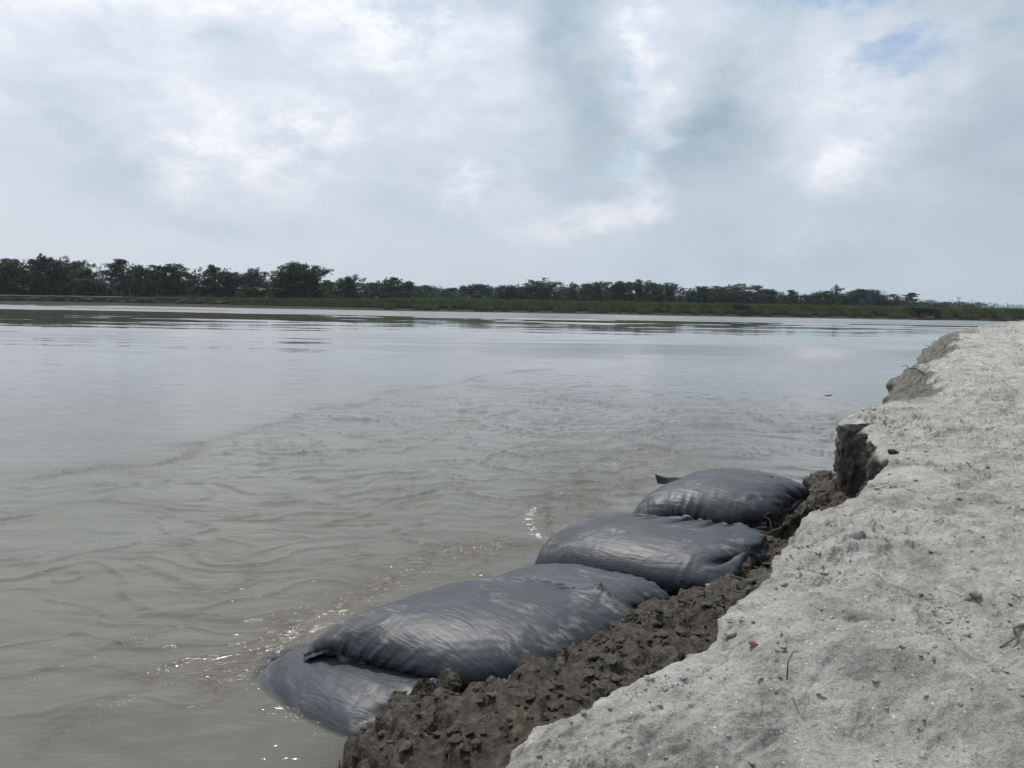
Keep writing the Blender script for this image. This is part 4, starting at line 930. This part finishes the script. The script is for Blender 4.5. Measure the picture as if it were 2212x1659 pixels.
for kind, nv in (('round', 4), ('layered', 3), ('umbrella', 2), ('bamboo', 4), ('column', 2)):
    for v in range(nv):
        r = np.random.default_rng(500+v+hash_k if (hash_k := {'round': 0, 'layered': 20, 'umbrella': 40, 'bamboo': 60, 'column': 80}[kind]) is not None else 0)
        C = crown_points(kind, r); V, F_ = leafset(C, .066 if kind != 'bamboo' else .058, 900+v, .030 if kind != 'round' else .036, 18, .5 if kind == 'bamboo' else 0)
        cm = mesh_np('crown', V, F_, M['leaf'], smooth=False)
        # trunk with limbs
        Vt = []; Ft = []; off = 0
        def limb(p0, p1, r0, r1):
            global off
            p0, p1 = np.array(p0, float), np.array(p1, float); d = (p1-p0)/np.linalg.norm(p1-p0); a = np.cross(d, [.3, 1, .1]); a /= np.linalg.norm(a); b = np.cross(d, a); mid = (p0+p1)/2+a*.02
            for q, rr_ in ((p0, r0), (mid, (r0+r1)/2), (p1, r1)):
                for i in range(5): Vt.append(q+rr_*(a*math.cos(i*1.2566)+b*math.sin(i*1.2566)))
            for lv in (0, 5):
                for i in range(5): Ft.append((off+lv+i, off+lv+(i+1) % 5, off+lv+5+(i+1) % 5, off+lv+5+i))
            off += 15
        if kind == 'bamboo':
            for k in range(9): a = r.uniform(0, 6.28); limb((0.03*math.cos(a), .03*math.sin(a), -.02), (.22*math.cos(a), .22*math.sin(a), .8), .009, .004)
        else:
            limb((0, 0, -.02), (.02, 0, .5), .028, .018); limb((.02, 0, .5), (0, .02, .93), .018, .006)
            for k in range(6): a = r.uniform(0, 6.28); z = r.uniform(.25, .7); limb((.01, 0, z), (.33*math.cos(a), .33*math.sin(a), z+.14), .012, .004)
        PROTO[kind, v] = (cm, mesh_np('trunk', np.array(Vt), np.array(Ft), M['bark']))
r = np.random.default_rng(11); Vb = []; Fb = []
for k in range(9):        # banana: arching leaf blades
    a = r.uniform(0, 6.28); L_ = r.uniform(.5, .8); e = r.uniform(.5, 1.3); i0 = len(Vb)
    for j in range(7):
        t = j/6; x = L_*t*.75; z = .42+L_*(t*e-.95*t*t*e*.75); w = .075*math.sin(math.pi*min(1, t*.9+.08))
        c = np.array([math.cos(a)*x, math.sin(a)*x, z]); s_ = np.array([-math.sin(a), math.cos(a), 0])*w; Vb += [c-s_+[0, 0, .02], c+s_+[0, 0, .02]]
    for j in range(6): Fb.append((i0+2*j, i0+2*j+1, i0+2*j+3, i0+2*j+2))
PROTO['banana', 0] = (mesh_np('fronds', np.array(Vb), np.array(Fb), M['leaf2']), None)
ts = [(0, 0, -.02), (.01, 0, .45)]
_cnt = {}
LOOK = dict(round='dense round', layered='airy tiered', umbrella='flat topped', bamboo='feathery bamboo', column='narrow upright', banana='broad leaved banana')
ORD = ['first', 'second', 'third', 'fourth', 'fifth', 'sixth', 'seventh', 'eighth', 'ninth', 'tenth', 'eleventh', 'twelfth', 'thirteenth', 'fourteenth', 'fifteenth', 'sixteenth', 'seventeenth', 'eighteenth', 'nineteenth', 'twentieth']
# (pixel x, top y, width, distance, kind, variant) surveyed against the skyline of the far bank
SECT = [('left of the open gap', [(-40, 575, 60, 128, 'round', 1), (13, 562, 40, 130, 'round', 0), (50, 566, 52, 134, 'round', 2), (88, 556, 38, 128, 'column', 0), (116, 563, 52, 131, 'round', 3), (150, 564, 50, 134, 'bamboo', 0), (178, 582, 44, 130, 'bamboo', 1), (202, 603, 40, 127, 'round', 1)]),
  ('between the open gap and banana grove', [(250, 563, 42, 150, 'layered', 0), (286, 581, 40, 152, 'layered', 1), (322, 576, 42, 146, 'round', 0), (357, 573, 46, 148, 'round', 3), (385, 591, 36, 152, 'round', 2), (409, 590, 34, 156, 'column', 1), (455, 576, 38, 150, 'layered', 1), (487, 590, 40, 154, 'round', 1), (516, 591, 36, 158, 'round', 0)]),
  ('behind the banana grove', [(548, 583, 34, 150, 'bamboo', 2), (578, 604, 40, 160, 'round', 2)]),
  ('at the great round thicket', [(616, 588, 42, 142, 'round', 1), (637, 572, 52, 141, 'round', 3), (668, 577, 58, 143, 'bamboo', 3)]),
  ('just right of the great round thicket', [(706, 608, 30, 160, 'layered', 1), (733, 607, 34, 164, 'round', 0), (758, 599, 42, 160, 'bamboo', 0), (785, 613, 30, 170, 'round', 2), (810, 612, 34, 175, 'round', 1), (845, 601, 32, 170, 'layered', 0), (868, 609, 30, 172, 'round', 1), (894, 618, 34, 180, 'round', 3), (923, 618, 36, 180, 'round', 0), (953, 624, 30, 182, 'round', 1), (975, 624, 24, 184, 'bamboo', 1)]),
  ('along the middle far bank', [(1004, 620, 32, 180, 'bamboo', 2), (1024, 618, 28, 182, 'round', 2), (1043, 616, 42, 178, 'round', 3), (1083, 618, 20, 182, 'column', 1), (1105, 618, 28, 184, 'bamboo', 3), (1126, 621, 28, 186, 'round', 1), (1144, 614, 32, 180, 'round', 0), (1178, 607, 48, 178, 'bamboo', 0), (1218, 621, 28, 190, 'round', 2), (1241, 614, 26, 186, 'column', 0), (1270, 615, 32, 190, 'layered', 1), (1292, 611, 32, 188, 'bamboo', 1), (1322, 611, 36, 190, 'round', 1), (1347, 610, 34, 190, 'round', 0), (1384, 607, 36, 188, 'bamboo', 2), (1416, 614, 34, 192, 'round', 3), (1448, 614, 40, 194, 'bamboo', 3)]),
  ('right of the white sheet', [(1488, 629, 26, 200, 'round', 1), (1516, 621, 30, 200, 'bamboo', 1), (1544, 620, 42, 200, 'round', 0), (1572, 622, 34, 202, 'round', 0), (1618, 616, 46, 200, 'round', 2), (1646, 626, 32, 204, 'round', 3), (1667, 630, 32, 206, 'round', 1), (1690, 638, 22, 210, 'bamboo', 0), (1714, 628, 26, 208, 'layered', 0), (1749, 638, 30, 210, 'bamboo', 1), (1785, 630, 38, 210, 'round', 0), (1810, 619, 16, 212, 'column', 0), (1835, 631, 36, 212, 'round', 3), (1866, 626, 38, 214, 'round', 1), (1893, 629, 18, 216, 'bamboo', 2), (1918, 637, 40, 216, 'round', 2)])]
def make_tree(px, top, w, dist, kind, v, label, group=None, name='tree', cat='tree'):
    p = atd(px, top, dist); base = 1.25; hgt = p[2]-base; wid = w/FPX*dist*1.8
    crown, trunk = PROTO[kind, v]; rt = obj(name, None, loc=(p[0], dist, base), label=label, category=cat, group=group)
    rt.rotation_euler = (0, 0, (px*1.7) % 6.28); rt.empty_display_size = 1
    c = obj('crown' if kind != 'banana' else 'fronds', crown, rt); c.scale = (wid, wid, hgt)
    if trunk: t = obj('trunk', trunk, rt); t.scale = (wid, wid, hgt)
    return rt
for where, L_ in SECT:
    cnt = {}; tot = {}
    for t in L_: tot[t[4]] = tot.get(t[4], 0)+1
    for t in L_:
        k = t[4]; cnt[k] = cnt.get(k, 0)+1
        o_ = '' if tot[k] == 1 else ORD[cnt[k]-1]+' '
        nth = '' if tot[k] == 1 else ', counted from the left'
        lab = f"{o_}{LOOK[k]}{'' if k == 'bamboo' else ' tree'} {'clump ' if k == 'bamboo' else ''}from the left {where}" if o_ else f"only {LOOK[k]} {'clump' if k == 'bamboo' else 'tree'} {where}"
        make_tree(*t, lab, 'trees along the far bank', name={'bamboo': 'bamboo_clump'}.get(k, 'tree'), cat={'bamboo': 'bamboo'}.get(k, 'tree'))
for k, (px, top) in enumerate([(527, 611), (546, 608), (566, 612), (590, 610), (603, 612), (724, 611), (780, 616)]):
    b = make_tree(px, top, 26, 138, 'banana', 0, ['banana plant at the left end of the banana grove', 'tallest banana plant, second from the left in the grove', 'banana plant in the middle of the grove', 'banana plant second from the right in the grove', 'banana plant touching the left side of the great round thicket', 'lone banana plant just right of the great round thicket', 'banana plant standing before the middle trees'][k], 'banana plants on the far bank', name='banana_plant', cat='banana plant')
    h = b.children[0].scale[2]; tube('stem', [(0, 0, -.1), (.02, 0, h*.25), (.04, 0, h*.5)], .16, .10, M['leaf2'], b)
make_tree(1968, 634, 30, 225, 'layered', 0, 'lone dark tree standing clear of the treeline at the right')
make_tree(2030, 658, 18, 190, 'round', 1, 'small dark bush right of the lone tree, on the skyline', name='bush', cat='bush')
make_tree(1600+0, 655, 40, 121.5, 'round', 2, 'dark green bush hanging over the far bank edge right of centre', name='bush', cat='bush')
make_tree(1995, 664, 44, 122, 'round', 0, 'large dark bush on the far bank below the lone tree', name='bush', cat='bush')
for k, (px, top, w, d, kd, v, lb) in enumerate([(1945, 650, 22, 700, 'round', 0, 'hazy distant tree just left of the lone tree'), (1990, 653, 18, 720, 'round', 1, 'hazy distant tree just right of the lone tree'), (2009, 648, 18, 750, 'umbrella', 1, 'tall hazy distant tree with open crown, right of the lone tree'), (2034, 652, 22, 760, 'round', 3, 'broad hazy distant tree halfway to the mast'),
    (2078, 658, 18, 900, 'round', 2, 'low hazy distant tree at the foot of the mast'), (2103, 658, 26, 950, 'umbrella', 0, 'wide hazy distant tree right of the mast'), (2150, 661, 26, 1050, 'round', 0, 'faint distant tree left of the thin pole'), (2190, 660, 14, 1050, 'round', 1, 'faint distant tree right of the thin pole'), (2206, 662, 16, 1050, 'round', 3, 'faint distant tree at the right edge of the skyline')]):
    make_tree(px, top, w, d*2.6, kd, v, lb, 'hazy distant trees')
# undergrowth that closes the far wood: one mass
def thicket():
    r = np.random.default_rng(88); Cs = []; 
    for where, L_ in SECT:
        for px, top, w, dist, kind, v in L_:
            p = atd(px, top, dist); n = 16; hw = w/FPX*dist*.75; h_ = (p[2]-1.25)*.70
            for _ in range(7): Cs.append(np.stack([p[0]+r.uniform(-hw, hw, n), dist+r.uniform(-2, 5, n), 1.3+np.minimum(1.25, np.abs(r.normal(0, .6, n)))*h_], 1))
    x = r.uniform(-5, 135, 1500); y = 215+r.uniform(0, 14, 1500); Cs.append(np.stack([x, y, 1.3+r.uniform(0, 1, 1500)*1.9], 1))
    x = r.uniform(-85, -5, 700); y = 165+r.uniform(0, 14, 700); k = np.abs(x+84+0) > 0; Cs.append(np.stack([x, y, 1.3+r.uniform(0, 1, 700)*np.where(x < -66, 1.0, 2.2)], 1))
    C = np.concatenate(Cs); V, F_ = leafset(C, .55, 89, .42, 18)
    V[:, 2] = np.maximum(V[:, 2], 1.2)
    obj('undergrowth', mesh_np('undergrowth', V, F_, M['leaf'], smooth=False), kind='stuff', label='dark leafy undergrowth filling in below the far trees', category='undergrowth')
    # far hazy wood on the horizon
    x = r.uniform(1250, 2600, 900); y = 2900+r.uniform(0, 120, 900); C = np.stack([x, y, 1+r.uniform(0, 1, 900)**2*11.0*(1+fbm(x*.02, y*.0, 3, .5, 90))], 1); V, F_ = leafset(C, 6.5, 91, 5.0, 10)
    obj('distant_wood', mesh_np('distant_wood', V, F_, M['leaf'], smooth=False), kind='stuff', label='thin hazy line of wood on the horizon at the right', category='wood')
thicket()

# ------------------------------------------------------------ small far things
p = atd(2071, 643, 1500); b = p[2]; rt = obj('mast', None, loc=(p[0], 1500, 1.3), label='tall pale mast with a square head on the right skyline', category='mast')
w = 1.0
def box(cx, cy, cz, sx, sy, sz):
    v = np.array([(x, y, z) for x in (-1, 1) for y in (-1, 1) for z in (-1, 1)])*[sx/2, sy/2, sz/2]+[cx, cy, cz]
    return v, np.array([(0, 1, 3, 2), (4, 6, 7, 5), (0, 4, 5, 1), (2, 3, 7, 6), (0, 2, 6, 4), (1, 5, 7, 3)])
def boxes(L_):
    V = []; F_ = []
    for a in L_: v, f = box(*a); F_.append(f+8*len(V)); V.append(v)
    return np.concatenate(V), np.concatenate(F_)
hh = b-1.3
V, F_ = boxes([(sx*1.6, sy*1.6, hh/2, .5, .5, hh) for sx in (-1, 1) for sy in (-1, 1)]+[(0, 0, hh*k/7, 3.7, 3.7, .3) for k in range(1, 7)]); obj('mast_frame', mesh_np('mast_frame', V, F_, M['concrete'], False), rt)
V, F_ = boxes([(0, 0, hh+.1, 6.0, 6.0, 1.2), (0, 0, hh-1.8, 5, 5, .6)]); obj('mast_head', mesh_np('mast_head', V, F_, M['concrete'], False), rt)
p = atd(2177, 655, 480); hh = p[2]-1.3; V, F_ = boxes([(0, 0, hh/2, .22, .22, hh), (0, 0, hh*.9, 1.6, .15, .15), (0, 0, hh*.78, 1.6, .15, .15)]); obj('utility_pole', mesh_np('utility_pole', V, F_, M['bark'], False), loc=(p[0], 480, 1.3), label='thin dark pole near the right end of the skyline', category='pole')
p = atd(1502, 657, 150)
V = []; 
for i in range(9):
    for j in range(4): V.append((-1.6+i*.4, j*.55, [.62, .95, .9, .5][j]+.03*math.sin(i*2.1+j)))
me = mesh_np('white_sheet', np.array(V), grid_faces(9, 4), M['tarp']); o = obj('white_sheet', me, loc=(p[0], 128.5, p[2]-.55), label='white plastic sheet roof showing above the reeds in front of the trees', category='sheet'); md = o.modifiers.new('t', 'SOLIDIFY'); md.thickness = .03
o.location.z = atd(1502, 657, 128.5)[2]-.85; o.location.x = atd(1502, 657, 128.5)[0]
for k, (px, py, wd, lab) in enumerate([(2042, 688, 1.9, 'dark wooden boat moored at the far bank on the right'), (1985, 690, 1.5, 'dark low boat moored left of the larger one at the far bank')]):
    q = at(px, py, .02); ys = bank_y(np.array([q[0]]))[0]-.9; xs = np.linspace(-1, 1, 15); V = []
    for t in xs:
        w_ = .42*(1-abs(t)**2.6)+.02; sh = .30+.28*abs(t)**3
        for yy, zz in ((-w_, sh), (-w_*.75, .02), (0, -.12), (w_*.75, .02), (w_, sh), (w_*.8, sh-.02), (0, .05), (-w_*.8, sh-.02)): V.append((t*wd, yy, zz))
    i = np.arange(15*8).reshape(15, 8); nx = np.roll(i, -1, 1); F_ = np.stack([i[:-1], nx[:-1], nx[1:], i[1:]], -1).reshape(-1, 4)
    rt = obj('wooden_boat', None, loc=(q[0], ys, .05), label=lab, category='boat'); obj('hull', mesh_np('hull', np.array(V), F_, M['twig'], False), rt)

# ------------------------------------------------------------ haze
hz = bpy.data.materials.new('haze'); hz.use_nodes = True; nt = NT(hz.node_tree); out = nt.n.new('ShaderNodeOutputMaterial')
pv = nt.n.new('ShaderNodeVolumePrincipled'); pv.inputs['Color'].default_value = (.80, .88, .95, 1); pv.inputs['Density'].default_value = .00020; pv.inputs['Anisotropy'].default_value = .2
nt.l.new(pv.outputs[0], out.inputs['Volume'])
v, f = box(0, 0, 0, 2, 2, 2); v = np.array([((x > 0)*8800-4400, (y > 0)*3900-400, 45 if z > 0 else -2) for x, y, z in v]); 
obj('haze', mesh_np('haze', v, f, hz, False), kind='stuff', label='thin pale river haze over the whole scene', category='haze')
